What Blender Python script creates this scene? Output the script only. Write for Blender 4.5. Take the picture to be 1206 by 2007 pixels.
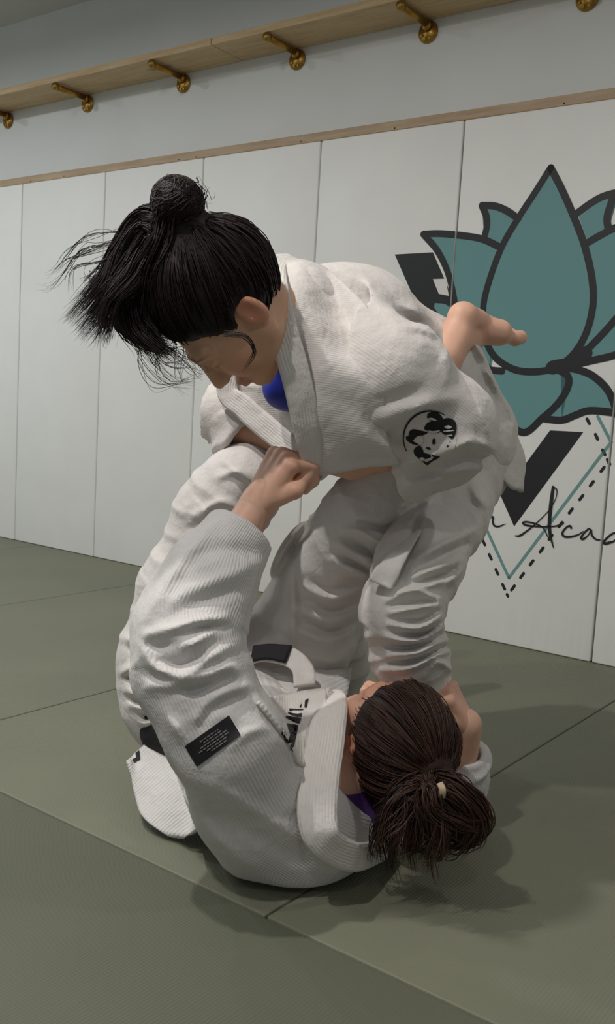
import bpy, bmesh, math, random
import numpy as np
from mathutils import Vector, Matrix

for o in list(bpy.data.objects): bpy.data.objects.remove(o)
scene = bpy.context.scene
COL = scene.collection

# ------------------------------------------------------------------ camera
FPX, PITCH, ROLL, YAW, CAMH = 1880.0, 0.11329, 0.05731, 0.93117, 0.777
CX, CY = 603.0, 1003.5
vF = np.array([0, math.cos(PITCH), -math.sin(PITCH)])
_u = np.array([0, math.sin(PITCH), math.cos(PITCH)]); _r = np.array([1.0, 0, 0])
vR = math.cos(ROLL)*_r + math.sin(ROLL)*_u
vU = -math.sin(ROLL)*_r + math.cos(ROLL)*_u
CAMP = np.array([0, 0, CAMH])
cd = bpy.data.cameras.new('camera'); cam = bpy.data.objects.new('camera', cd); COL.objects.link(cam)
cd.sensor_fit = 'VERTICAL'; cd.sensor_height = 36.0; cd.lens = FPX/2007*36.0
cam.matrix_world = Matrix(((vR[0], vU[0], -vF[0], 0), (vR[1], vU[1], -vF[1], 0), (vR[2], vU[2], -vF[2], CAMH), (0, 0, 0, 1)))
cd.clip_start = 0.02
scene.camera = cam

# ------------------------------------------------------------------ world, lamps, exposure
wd = bpy.data.worlds.new('world'); scene.world = wd; wd.use_nodes = True
wd.node_tree.nodes['Background'].inputs[0].default_value = (0.93, 0.97, 1.0, 1)
wd.node_tree.nodes['Background'].inputs[1].default_value = 0.24
def lamp(name, loc, power, size, col=(1, .965, .92), spread=150):
    l = bpy.data.lights.new(name, 'AREA'); l.shape = 'DISK'; l.size = size; l.energy = power; l.color = col
    l.spread = math.radians(spread)
    o = bpy.data.objects.new(name, l); o.location = loc; COL.objects.link(o); return o
for (x_, y_, e_, z_) in ((-.95, 1.44, 27, .07), (-.9, .5, 23, .07), (-1.5, 2.9, 5, .1), (-2.6, 3.4, 21, .1), (-3.5, 4.2, 20, .1), (1.25, 1.1, 7, .1), (.2, -.6, 7, .12), (-2.4, .4, 7, .12)):  # first pair follows the cast shadows; the rest are added wall and fill lights
    lamp('key_or_fill_lamp', (x_, y_, 2.50), e_, z_, (1, .965, .92) if x_ > -2 else (.94, .98, 1), spread=175)
vs = scene.view_settings
vs.view_transform = 'Standard'; vs.look = 'None'; vs.exposure = -0.04; vs.gamma = 1.0; vs.use_curve_mapping = False

# ------------------------------------------------------------------ helpers
def lin(r, g, b):
    f = lambda c: (c/255/12.92) if c/255 <= .04045 else ((c/255+.055)/1.055)**2.4
    return (f(r), f(g), f(b), 1)
def P(x, y, d): return CAMP + d*(vF + vR*(x-CX)/FPX - vU*(y-CY)/FPX)
D1 = np.array([-math.sin(YAW), math.cos(YAW), 0]); D2 = np.array([math.cos(YAW), math.sin(YAW), 0])
WN = 2.978                                   # distance of the padded wall face
def Wp(s, n, z): return D1*s + D2*n + np.array([0, 0, z])
def wall_sz(x, y, n=WN):
    d = vF + vR*(x-CX)/FPX - vU*(y-CY)/FPX
    p = CAMP + d*(n/(d @ D2)); return p @ D1, p[2]
RM = Matrix(((D1[0], D2[0], 0, 0), (D1[1], D2[1], 0, 0), (0, 0, 1, 0), (0, 0, 0, 1)))   # local (s,n,z) -> world
def tag(o, label=None, cat=None, group=None, kind=None):
    if label: o['label'] = label
    if cat: o['category'] = cat
    if group: o['group'] = group
    if kind: o['kind'] = kind
    return o
def link(name, me, mat=None, parent=None):
    o = bpy.data.objects.new(name, me); COL.objects.link(o)
    if mat is not None and me is not None and not me.materials: me.materials.append(mat)
    if parent is not None: o.parent = parent
    return o
def mesh_np(name, verts, faces, smooth=True):
    """faces: (N,k) int array"""
    verts = np.asarray(verts, np.float32); faces = np.asarray(faces, np.int32)
    me = bpy.data.meshes.new(name); n, k = faces.shape
    me.vertices.add(len(verts)); me.vertices.foreach_set('co', verts.ravel())
    me.loops.add(n*k); me.loops.foreach_set('vertex_index', faces.ravel())
    me.polygons.add(n); me.polygons.foreach_set('loop_start', np.arange(0, n*k, k, dtype=np.int32))
    try: me.polygons.foreach_set('loop_total', np.full(n, k, np.int32))
    except Exception: pass
    if smooth: me.polygons.foreach_set('use_smooth', np.ones(n, bool))
    me.update(calc_edges=True); me.validate(); return me
def bm_mesh(name, bm, smooth=False):
    me = bpy.data.meshes.new(name); bm.to_mesh(me); bm.free()
    if smooth:
        for p in me.polygons: p.use_smooth = True
    return me
def box_bm(lo, hi, bevel=0.0, seg=2):
    bm = bmesh.new()
    bmesh.ops.create_cube(bm, size=1)
    lo = Vector(lo); hi = Vector(hi)
    for v in bm.verts: v.co = Vector([(lo[i]+hi[i])/2 + v.co[i]*(hi[i]-lo[i]) for i in range(3)])
    if bevel: bmesh.ops.bevel(bm, geom=bm.edges[:], offset=bevel, segments=seg, affect='EDGES', profile=.5)
    return bm
def catmull(pts, n):
    pts = [np.asarray(p, float) for p in pts]; ext = [2*pts[0]-pts[1]] + pts + [2*pts[-1]-pts[-2]]
    out = []
    for i in range(1, len(ext)-2):
        p0, p1, p2, p3 = ext[i-1:i+3]
        for k in range(n):
            t = k/n
            out.append(.5*((2*p1)+(-p0+p2)*t+(2*p0-5*p1+4*p2-p3)*t*t+(-p0+3*p1-3*p2+p3)*t**3))
    out.append(pts[-1]); return np.array(out)

# ------------------------------------------------------------------ materials
def new_mat(name, col, rough=.7, metal=0.0, spec=.5):
    m = bpy.data.materials.new(name); m.use_nodes = True; nt = m.node_tree; b = nt.nodes['Principled BSDF']
    b.inputs['Base Color'].default_value = col; b.inputs['Roughness'].default_value = rough
    b.inputs['Metallic'].default_value = metal; b.inputs['Specular IOR Level'].default_value = spec
    return m, nt, b
def N(nt, t, **kw):
    n = nt.nodes.new(t)
    for k, v in kw.items():
        if k in n.inputs: n.inputs[k].default_value = v
        else: setattr(n, k, v)
    return n
def noise_col(nt, b, c1, c2, scale, detail=4, coord='Object', stretch=None, lo=.3, hi=.7):
    tc = N(nt, 'ShaderNodeTexCoord'); nz = N(nt, 'ShaderNodeTexNoise', Scale=scale, Detail=detail)
    src = tc.outputs[coord]
    if stretch:
        mp = N(nt, 'ShaderNodeMapping'); mp.inputs['Scale'].default_value = stretch
        nt.links.new(src, mp.inputs[0]); src = mp.outputs[0]
    nt.links.new(src, nz.inputs['Vector'])
    r = N(nt, 'ShaderNodeValToRGB'); r.color_ramp.elements[0].position = lo; r.color_ramp.elements[1].position = hi
    r.color_ramp.elements[0].color = c1; r.color_ramp.elements[1].color = c2
    nt.links.new(nz.outputs['Fac'], r.inputs[0]); nt.links.new(r.outputs[0], b.inputs['Base Color'])
    return nz, src
def bump(nt, b, height, strength=.3, dist=.002):
    bp = N(nt, 'ShaderNodeBump'); bp.inputs['Strength'].default_value = strength; bp.inputs['Distance'].default_value = dist
    nt.links.new(height, bp.inputs['Height'])
    if b.inputs['Normal'].is_linked:
        nt.links.new(b.inputs['Normal'].links[0].from_socket, bp.inputs['Normal'])
    nt.links.new(bp.outputs[0], b.inputs['Normal']); return bp

M = {}
m, nt, b = new_mat('wall_paint', lin(208, 210, 208), .85); nz, s = noise_col(nt, b, lin(220, 222, 221), lin(225, 227, 226), 3); M['paint'] = m
m, nt, b = new_mat('ceiling_paint', lin(215, 217, 214), .9); M['ceil'] = m
m, nt, b = new_mat('pad_vinyl', lin(238, 237, 234), .45, spec=.35)
nz, s = noise_col(nt, b, lin(236, 235, 232), lin(240, 239, 236), 5)
geo = N(nt, 'ShaderNodeNewGeometry'); sx = N(nt, 'ShaderNodeSeparateXYZ'); nt.links.new(geo.outputs['Position'], sx.inputs[0])
mr = N(nt, 'ShaderNodeMapRange'); mr.inputs['From Min'].default_value = .26; mr.inputs['From Max'].default_value = .0
nt.links.new(sx.outputs['Z'], mr.inputs['Value'])
tc = N(nt, 'ShaderNodeTexCoord'); mp = N(nt, 'ShaderNodeMapping'); mp.inputs['Scale'].default_value = (22, 22, 1.5); nt.links.new(tc.outputs['Object'], mp.inputs[0])
nz2 = N(nt, 'ShaderNodeTexNoise', Scale=1.0, Detail=1); nt.links.new(mp.outputs[0], nz2.inputs['Vector'])
mu = N(nt, 'ShaderNodeMath', operation='MULTIPLY'); nt.links.new(nz2.outputs['Fac'], mu.inputs[0]); nt.links.new(mr.outputs[0], mu.inputs[1])
bump(nt, b, mu.outputs[0], .5, .012)
M['pad'] = m
def wood(name, c1, c2):
    m, nt, b = new_mat(name, c1, .6)
    nz, s = noise_col(nt, b, c1, c2, 9, 6, stretch=(.6, 8, 8), lo=.32, hi=.68)
    # knots
    tc = N(nt, 'ShaderNodeTexCoord'); mp = N(nt, 'ShaderNodeMapping'); mp.inputs['Scale'].default_value = (1.5, 4.5, 4.5); nt.links.new(tc.outputs['Object'], mp.inputs[0])
    vo = N(nt, 'ShaderNodeTexVoronoi', Scale=1.1); nt.links.new(mp.outputs[0], vo.inputs['Vector'])
    r = N(nt, 'ShaderNodeValToRGB'); r.color_ramp.elements[0].position = .05; r.color_ramp.elements[1].position = .14
    r.color_ramp.elements[0].color = (.25, .2, .16, 1); r.color_ramp.elements[1].color = (1, 1, 1, 1)
    nt.links.new(vo.outputs['Distance'], r.inputs[0])
    mx = N(nt, 'ShaderNodeMix', data_type='RGBA', blend_type='MULTIPLY'); mx.inputs[0].default_value = .8
    src = b.inputs['Base Color'].links[0].from_socket
    nt.links.new(src, mx.inputs[6]); nt.links.new(r.outputs[0], mx.inputs[7]); nt.links.new(mx.outputs[2], b.inputs['Base Color'])
    bump(nt, b, nz.outputs['Fac'], .15, .001)
    return m
M['wood'] = wood('pine_wood', lin(190, 160, 118), lin(208, 184, 146))
M['trimwood'] = wood('trim_wood', lin(172, 146, 118), lin(192, 168, 140))
m, nt, b = new_mat('brass', lin(176, 138, 66), .38, .9); noise_col(nt, b, lin(160, 122, 56), lin(186, 148, 76), 40); M['brass'] = m
m, nt, b = new_mat('mat_vinyl', lin(112, 114, 97), .55, spec=.3)
nz, s = noise_col(nt, b, lin(112, 114, 98), lin(120, 121, 103), 2.2, 5)
tc = N(nt, 'ShaderNodeTexCoord')
w1 = N(nt, 'ShaderNodeTexWave', Scale=55.0, Distortion=.6, Detail=1); w1.bands_direction = 'X'; w1.inputs['Detail Scale'].default_value = 3
nt.links.new(tc.outputs['Object'], w1.inputs['Vector'])
n3 = N(nt, 'ShaderNodeTexNoise', Scale=1.0, Detail=2); mp = N(nt, 'ShaderNodeMapping'); mp.inputs['Scale'].default_value = (60, 500, 1); nt.links.new(tc.outputs['Object'], mp.inputs[0]); nt.links.new(mp.outputs[0], n3.inputs['Vector'])
ad = N(nt, 'ShaderNodeMath', operation='ADD'); nt.links.new(w1.outputs['Fac'], ad.inputs[0]); nt.links.new(n3.outputs['Fac'], ad.inputs[1])
bump(nt, b, ad.outputs[0], .35, .0012)
M['mat'] = m
m2 = m.copy(); M['mat2'] = m2; rp = [n for n in m2.node_tree.nodes if n.type == 'VALTORGB'][0]; rp.color_ramp.elements[0].color = lin(88, 91, 77); rp.color_ramp.elements[1].color = lin(96, 98, 83)
M['black'] = new_mat('black_print', lin(30, 32, 34), .5)[0]
M['teal'] = new_mat('teal_print', lin(104, 152, 154), .5)[0]
M['tealline'] = new_mat('teal_line_print', lin(112, 156, 156), .5)[0]
M['whiteprint'] = new_mat('white_print', lin(228, 226, 222), .5)[0]
M['gap'] = new_mat('dark_gap', lin(40, 40, 34), .9)[0]

# ------------------------------------------------------------------ room
def room_obj(name, bm, mat, parent=None, smooth=False):
    o = link(name, bm_mesh(name, bm, smooth), mat, parent)
    if parent is None: o.matrix_world = RM
    return o
floor = room_obj('floor', box_bm((-3.5, -2.5, -.12), (6.0, 3.09, -.045)), M['gap']); tag(floor, kind='structure')
# tatami mats: (s0,s1,n0,n1)
mats = []
for k in range(-3, 6): mats.append((.846+1.005*k, .846+1.005*(k+1), 1.087, 3.03))
for k in range(-2, 3): mats.append((.192+2.008*k, .192+2.008*(k+1), .085, 1.087))
for k in range(-2, 3): mats.append((.192+2.008*k, .192+2.008*(k+1), -.917, .085))
for (s0, s1, n0, n1) in mats:
    g = .0014
    room_obj('mat', box_bm((s0+g, n0+g, -.045), (s1-g, n1-g, 0), .004, 2), M['mat'] if n0 > 1 else M['mat2'], floor)
wall = room_obj('wall_back', box_bm((-3.5, 3.03, -.12), (6.0, 3.18, 2.545)), M['paint']); tag(wall, kind='structure')
tag(room_obj('wall_left', box_bm((6.0, -2.5, -.12), (6.12, 3.18, 2.545)), M['paint']), kind='structure')
seams = [1.048+.602*k for k in range(-6, 9)]
for a, c in zip(seams[:-1], seams[1:]):
    room_obj('wall_panel', box_bm((a+.0030, WN, .001), (c-.0030, 3.024, 1.755), .005, 3), M['pad'], wall, True)
room_obj('seam_shade_sheet', box_bm((-3.5, 3.018, .0), (6.0, 3.0305, 1.75)), M['gap'], wall)  # added dark sheet; its colour stands in for shade in the pad seams
ceil = room_obj('ceiling', box_bm((-3.5, -2.5, 2.545), (6.0, 3.18, 2.62)), M['ceil']); tag(ceil, kind='structure')
trim = room_obj('trim_1', box_bm((-3.5, WN+.004, 1.756), (6.0, 3.031, 1.789), .002, 1), M['trimwood']); tag(trim, kind='structure')
for s in (4.0, 3.75, 3.0, 2.9, 2.35, 1.93, 1.3):
    bm = bmesh.new(); r = bmesh.ops.create_circle(bm, cap_ends=True, radius=.003, segments=8, matrix=Matrix.Translation((s, WN+.0035, 1.763)) @ Matrix.Rotation(math.pi/2, 4, 'X'))
    room_obj('screw_head', bm, M['gap'], trim)
# shelf boards
for i, (a, c, lab) in enumerate(((2.705, 5.4, 'long pine shelf board on brass pipe brackets, farther along the wall past the butt joint'),
                                 (-.3, 2.702, 'pine shelf board on brass pipe brackets above the lotus logo'))):
    o = room_obj('shelf_board', box_bm((a, 2.835, 2.128), (c, 3.029, 2.156), .0025, 2), M['wood'])
    tag(o, lab, 'shelf', 'shelf boards along the wall')
def cyl_bm(p0, p1, r0, r1=None, seg=20, bev=0):
    r1 = r0 if r1 is None else r1; bm = bmesh.new(); p0 = Vector(p0); p1 = Vector(p1); d = p1-p0
    mt = Matrix.Translation((p0+p1)/2) @ d.to_track_quat('Z', 'Y').to_matrix().to_4x4()
    bmesh.ops.create_cone(bm, cap_ends=True, segments=seg, radius1=r0, radius2=r1, depth=d.length, matrix=mt)
    if bev:
        es = [e for e in bm.edges if len(e.link_faces) == 2 and e.calc_face_angle(0) > 1.0]
        bmesh.ops.bevel(bm, geom=es, offset=bev, segments=2, affect='EDGES')
    return bm
bl = ['brass pipe shelf bracket farthest along the board, past the knotty end', 'brass pipe shelf bracket over the far wall pads, beside the small board knot',
      'brass pipe shelf bracket above the black hair bun', 'brass pipe shelf bracket next to the joint between the shelf boards',
      'brass pipe shelf bracket between the board joint and the lotus logo', 'brass pipe shelf bracket directly above the tip of the lotus logo']
for k in range(6):
    s = 4.25-.602*k if k else 4.25; s = (4.25, 3.65, 3.035, 2.425, 1.845, 1.27)[k]; z = 2.088
    e = bpy.data.objects.new('shelf_bracket', None); COL.objects.link(e); e.matrix_world = RM @ Matrix.Translation((s, 3.029, z))
    tag(e, bl[k], 'shelf bracket', 'brass shelf brackets')
    fl = link('flange', bm_mesh('flange', cyl_bm((0, -.008, 0), (0, 0, 0), .0375, .0385, 28, .002), True), M['brass'], e)
    hb = link('hub', bm_mesh('hub', cyl_bm((0, -.024, .0200), (0, -.006, .0180), .0165, .019, 24, .002), True), M['brass'], e)
    link('pipe', bm_mesh('pipe', cyl_bm((0, -.190, .0235), (0, -.006, .0235), .0125, None, 20), True), M['brass'], e)
    link('end_cap', bm_mesh('end_cap', cyl_bm((0, -.200, .0235), (0, -.176, .0235), .0155, None, 20, .003), True), M['brass'], e)
    for a in (205, 250, 290, 335):
        ca, sa = math.cos(math.radians(a))*.026, math.sin(math.radians(a))*.026
        link('screw', bm_mesh('screw', cyl_bm((ca, -.0105, sa), (ca, -.006, sa), .0042, None, 10)), M['brass'], fl)

# ------------------------------------------------------------------ printed logo on the pads
logo = bpy.data.objects.new('wall_logo', None); COL.objects.link(logo); logo.matrix_world = RM @ Matrix.Translation((1.35, WN, .2))
tag(logo, 'large teal lotus logo with black outlines and script lettering printed on the wall pads', 'logo')
LG = Matrix.Translation((-1.35, -WN, -.2))
def q7(x, y): return wall_sz(760+x/2.1345, 280+y/2.1345)
def q5(x, y): return wall_sz(900+x/3.941, 920+y/3.941)
layer = [0]
def cut_and_link(name, bm, mat, lift):
    bmesh.ops.transform(bm, matrix=LG @ Matrix.Translation((0, -lift, 0)), verts=bm.verts[:])
    for sm in seams:
        for sg in (-1, 1):
            bmesh.ops.bisect_plane(bm, geom=bm.verts[:]+bm.edges[:]+bm.faces[:], plane_co=(sm-1.35+sg*.0035, 0, 0), plane_no=(1, 0, 0))
        kill = [f_ for f_ in bm.faces if abs(f_.calc_center_median().x - (sm-1.35)) < .0034]
        if kill: bmesh.ops.delete(bm, geom=kill, context='FACES')
    for f_ in bm.faces:
        f_.normal_update()
        if f_.normal.y > 0: f_.normal_flip()
    return link(name, bm_mesh(name, bm), mat, logo)
def poly(name, pts, mat, conv=q7, lift=.0006, smooth=0):
    pts = [conv(*p) for p in pts]
    if smooth: pts = [tuple(p) for p in catmull([np.array(p) for p in pts], smooth)]
    bm = bmesh.new(); vs_ = [bm.verts.new((s, WN, z)) for s, z in pts]; f_ = bm.faces.new(vs_)
    bmesh.ops.triangulate(bm, faces=[f_]); return cut_and_link(name, bm, mat, lift)
def stroke(name, pts, mat, w, conv=q7, lift=.0011, smooth=8, raw=False, closed=False):
    """w: width in metres or list per control point"""
    pp = [np.array(p if raw else conv(*p)) for p in pts]; ww = w if isinstance(w, (list, tuple)) else [w]*len(pp)
    pw = [np.array([p[0], p[1], w_]) for p, w_ in zip(pp, ww)]
    c = catmull(pw, smooth) if smooth > 1 else np.array(pw)
    bm = bmesh.new(); n = len(c); t = np.gradient(c[:, :2], axis=0); t /= np.linalg.norm(t, axis=1)[:, None]+1e-9
    nrm = np.stack([-t[:, 1], t[:, 0]], 1); L = c[:, :2]+nrm*c[:, 2:]/2; Rr = c[:, :2]-nrm*c[:, 2:]/2
    vl = [bm.verts.new((a[0], WN, a[1])) for a in L]; vr = [bm.verts.new((a[0], WN, a[1])) for a in Rr]
    for i in range(n-1): bm.faces.new((vl[i], vl[i+1], vr[i+1], vr[i]))
    for i, sg in ((0, -1), (n-1, 1)):          # round ends
        a0 = math.atan2(t[i][1], t[i][0]); r = c[i][2]/2
        ring = [bm.verts.new((c[i][0]+r*math.cos(a0+sg*0+(-math.pi/2+math.pi*k/6)+(0 if sg > 0 else math.pi)), WN, c[i][1]+r*math.sin(a0+(-math.pi/2+math.pi*k/6)+(0 if sg > 0 else math.pi)))) for k in range(7)]
        bm.faces.new(ring)
    return cut_and_link(name, bm, mat, lift)
OW = .0235
poly('black_chevron', [(30, 467), (190, 458), (575, 1346), (680, 1203), (820, 1210), (530, 1605)], M['black'], lift=.0004)
poly('white_notch', [(190, 570), (243, 568), (257, 640), (215, 632)], M['whiteprint'], lift=.0008)
drop = [(683, 105), (620, 205), (548, 315), (482, 430), (432, 560), (402, 680), (405, 800), (445, 890), (520, 944), (600, 958), (690, 945), (770, 893), (830, 800), (860, 680), (855, 560), (822, 420), (772, 290), (725, 185), (683, 105)]
bigL = [(150, 382), (220, 380), (320, 389), (400, 404), (478, 440)]
bigLe = [(150, 382), (208, 450), (252, 540), (277, 640), (292, 740), (330, 850), (430, 950)]
poly('lotus_petal', bigL+[(432, 560), (402, 680), (405, 800), (445, 890), (430, 950)]+bigLe[::-1][1:-1], M['teal'], lift=.0010)
smL = [(395, 262), (450, 265), (500, 285), (548, 318)]
poly('lotus_petal', smL+[(482, 430), (405, 395), (415, 350), (413, 310)], M['teal'], lift=.0010)
poly('lotus_petal', [(795, 295), (860, 245), (910, 222), (970, 205), (935, 255), (920, 310), (925, 365), (840, 415)], M['teal'], lift=.0010)
poly('lotus_petal', [(838, 418), (890, 387), (960, 352), (1080, 330), (1100, 480), (1040, 640), (952, 742), (900, 800), (820, 880), (860, 680), (855, 560)], M['teal'], lift=.0010)
poly('lotus_petal', [(1090, 600), (1120, 800), (1020, 870), (952, 890), (860, 910), (790, 925), (820, 880), (900, 800), (952, 745), (1030, 660)], M['teal'], lift=.0010)
poly('lotus_petal', [(430, 950), (520, 944), (600, 958), (690, 945), (725, 955), (757, 985), (755, 1025), (720, 1085), (650, 1150), (567, 1212), (470, 1120), (400, 1000)], M['teal'], lift=.0010)
poly('lotus_petal', [(725, 950), (790, 950), (850, 970), (910, 1020), (940, 1080), (955, 1128), (850, 1120), (790, 1135), (730, 1160), (665, 1155), (720, 1085), (755, 1025)], M['teal'], lift=.0010)
poly('lotus_petal', drop[:-1], M['teal'], lift=.0012)
poly('lotus_petal', [(200, 655), (250, 665), (290, 700), (320, 800), (250, 760), (195, 690)], M['teal'], lift=.0007)
for st in (drop, bigL, bigLe, smL, [(395, 262), (415, 310), (416, 350), (405, 398)], [(792, 295), (860, 247), (910, 222), (985, 203)],
           [(940, 240), (920, 310), (925, 365)], [(838, 418), (890, 388), (960, 354), (1080, 330)],
           [(1040, 640), (952, 742), (900, 800), (830, 872)], [(775, 930), (860, 910), (952, 888), (1040, 850)],
           [(480, 955), (430, 950), (380, 940)], [(715, 950), (750, 970), (760, 1000), (745, 1045), (705, 1100), (650, 1150), (567, 1212), (480, 1130), (400, 1000)],
           [(740, 940), (800, 950), (860, 975), (915, 1025), (945, 1080), (960, 1135)], [(660, 1155), (730, 1160), (790, 1138), (850, 1120), (960, 1130)],
           [(200, 655), (250, 662), (300, 700)]):
    layer[0] += 1; stroke('lotus_outline', st, M['black'], OW, lift=.0014+.00004*layer[0])
stroke('outline_joint', [(690, 940), (760, 925), (830, 880)], M['black'], .045, lift=.0022)
stroke('teal_line', [(880, 1145), (936, 1252)], M['tealline'], .0105, lift=.0003, smooth=1)
stroke('teal_line', [(936, 1252), (508, 1820)], M['tealline'], .0105, lift=.0003, smooth=1)
stroke('teal_line', [(508, 1820), (395, 1575)], M['tealline'], .0105, lift=.0003, smooth=1)
dash = [(840, 1165), (875, 1230), (905, 1295), (925, 1335)]
for p, nx in zip(dash, ((875, 1230), (905, 1295), (925, 1335), (945, 1375))):
    d = np.array([nx[0]-p[0], nx[1]-p[1]], float); d /= np.linalg.norm(d); p = np.array(p, float)
    stroke('dash', [tuple(p-d*11), tuple(p+d*11)], M['black'], .0105, smooth=1, lift=.0003)
for p in ((900, 1366), (855, 1426), (811, 1484), (767, 1540), (724, 1597), (682, 1650), (645, 1703), (603, 1757), (563, 1810), (525, 1862)):
    d = np.array([-.6, .8]); p = np.array(p, float); stroke('dash', [tuple(p-d*11), tuple(p+d*11)], M['black'], .0105, smooth=1, lift=.0003)
for p in ((502, 1893), (486, 1857), (458, 1795), (430, 1732), (403, 1672), (378, 1612)):
    d = np.array([.42, .9]); p = np.array(p, float); k = 4 if p[0] == 502 else 11; stroke('dash', [tuple(p-d*k), tuple(p+d*k)], M['black'], .0105, smooth=1, lift=.0003)
T = M['black']; tw = .0058
for nm, pts, w in (
    ('script_letter', [(213, 352), (206, 400), (203, 440), (225, 395), (252, 365), (266, 372), (262, 402), (276, 434), (310, 440), (362, 420)], [.007, .008, .006, tw, tw, .007, .007, .007, tw, .002]),
    ('script_letter', [(730, 137), (715, 250), (701, 400), (706, 500), (732, 605)], [.010, .013, .012, .011, .003]),
    ('script_letter', [(728, 137), (757, 155), (755, 205), (735, 255), (690, 325), (600, 415), (520, 480), (470, 512), (436, 512)], [.004, .004, .003, .003, .003, .004, .006, .007, .003]),
    ('script_letter', [(800, 412), (770, 433), (700, 442), (600, 440), (520, 430), (495, 412), (530, 405), (610, 425), (660, 460), (690, 520), (725, 515)], [.012, .006, .005, .006, .007, .006, .006, .005, .004, .004, .003]),
    ('script_letter', [(868, 452), (862, 437), (835, 445), (803, 485), (812, 515), (860, 520), (920, 505), (962, 478)], [.007, .007, .006, .007, .008, .007, .005, .003]),
    ('script_letter', [(1026, 470), (1003, 460), (965, 495), (946, 530), (965, 536), (1002, 505), (1022, 475), (1030, 508), (1062, 540), (1112, 546)], [.006, .006, .006, .008, .007, .004, .006, .007, .006, .003]),
    ('script_letter', [(1215, 488), (1180, 500), (1130, 545), (1124, 570), (1160, 566), (1220, 530), (1290, 350), (1260, 480), (1270, 560), (1320, 565)], [.006, .006, .007, .009, .008, .005, .008, .008, .006, .003])):
    stroke(nm, pts, T, w, conv=q5, lift=.0024, smooth=8)

# ================================================================== implicit-surface tools
F32 = np.float32
def nrm(v): v = np.asarray(v, float); return v/(np.linalg.norm(v)+1e-12)
def smin(a, b, k):
    h_ = np.maximum(k-np.abs(a-b), 0)/k
    return np.minimum(a, b)-h_*h_*k*.25
def smax(a, b, k): return -smin(-a, -b, k)
def cap(Q, a, b, ra, rb, axis=None, k=1.0):
    a = np.asarray(a, F32); b = np.asarray(b, F32); ab = b-a
    pa = Q-a; t = np.clip(pa @ ab/max(float(ab @ ab), 1e-9), 0, 1); q = pa-t[:, None]*ab
    if axis is not None:
        ax = np.asarray(nrm(axis), F32); q = q+((q @ ax)*(1/k-1))[:, None]*ax
    return np.sqrt(np.einsum('ij,ij->i', q, q))-(ra+(rb-ra)*t)
def ell(Q, c, r, Rm=None):
    q = Q-np.asarray(c, F32)
    if Rm is not None: q = q @ np.asarray(Rm, F32)
    r = np.asarray(r, F32); k0 = np.linalg.norm(q/r, axis=1); k1 = np.linalg.norm(q/(r*r), axis=1)
    return k0*(k0-1)/(k1+1e-9)
def wob(Q, fr, seed, n=5):
    rg = np.random.RandomState(seed); o = np.zeros(len(Q), F32)
    for i in range(n):
        k = rg.normal(size=3); k = k/np.linalg.norm(k)*fr*(.6+rg.rand()*.9)
        o += np.sin(Q @ k.astype(F32)+F32(rg.rand()*6.28))
    return o/n
class Limb:
    """tapered tube along points with cloth folds"""
    def __init__(s, pts, rad, k=.03, axis=None, ak=1.0, folds=None, wr=()):
        s.wr = wr
        s.p = [np.asarray(p, float) for p in pts]; s.r = rad; s.k = k; s.axis = axis; s.ak = ak; s.folds = folds or []
        s.u = [0]
        for a, b in zip(s.p[:-1], s.p[1:]): s.u.append(s.u[-1]+np.linalg.norm(b-a))
        ref = nrm(np.cross(s.p[-1]-s.p[0], (0.3, 1, .2))); s.ref = ref
    def ev(s, Q, par=False):
        d = None; best = None; U = None
        for i in range(len(s.p)-1):
            a, b = s.p[i], s.p[i+1]
            di = cap(Q, a, b, s.r[i], s.r[i+1], s.axis, s.ak)
            if s.folds or s.wr or par:
                ab = (b-a).astype(F32); L = np.linalg.norm(ab); w = ab/L
                pa = Q-a.astype(F32); tt = pa @ w
                e1 = nrm(s.ref-w*(s.ref @ w)); e2 = np.cross(w, e1)
                th = np.arctan2(pa @ e2.astype(F32), pa @ e1.astype(F32)); ui = s.u[i]+np.clip(tt, 0 if i else -.2, L if i < len(s.p)-2 else L+.2)
                if best is None: best, U, TH = di.copy(), ui, th
                else:
                    mk = di < best; U = np.where(mk, ui, U); TH = np.where(mk, th, TH); best = np.minimum(best, di)
            d = di if d is None else smin(d, di, s.k)
        for (u0, t0, tilt, w_, amp, sp) in s.folds:
            c = np.cos(TH-t0); sft = U-u0-tilt*np.sin(TH-t0)
            d = d-F32(amp)*np.exp(-(sft/w_)**2)*np.clip(.5+.5*c, 0, 1)**sp
        for (amp, lam, seed) in s.wr:
            rg = random.Random(seed); f1, f2 = rg.uniform(0, 6.28), rg.uniform(0, 6.28); a1, a2 = rg.uniform(1.2, 2.6), rg.uniform(.5, 1.6)
            ph = U*F32(6.2832/lam)+a1*np.sin(TH+f1)+a2*np.sin(2*TH+f2)+2.6*wob(Q, 17, seed, 4)
            rd = (1-np.abs(np.sin(ph*.5)))**1.4
            d = d-F32(amp)*(rd-.32)*np.clip(.55+1.0*wob(Q, 15, seed+1, 4), 0, 1.2)
        return (d, U, TH) if par else d
def folds(seed, u0, u1, n, amp=(.003, .009), w=(.006, .014), tilt=.05, sp=(.6, 2.5)):
    rg = random.Random(seed); o = []
    for i in range(n):
        a = rg.uniform(*amp)*(1 if rg.random() < .62 else -.9)
        o.append((u0+(u1-u0)*(i+rg.random())/n, rg.uniform(-3.14, 3.14), rg.uniform(-tilt, tilt), rg.uniform(*w), a, rg.uniform(*sp)))
    return o
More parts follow.
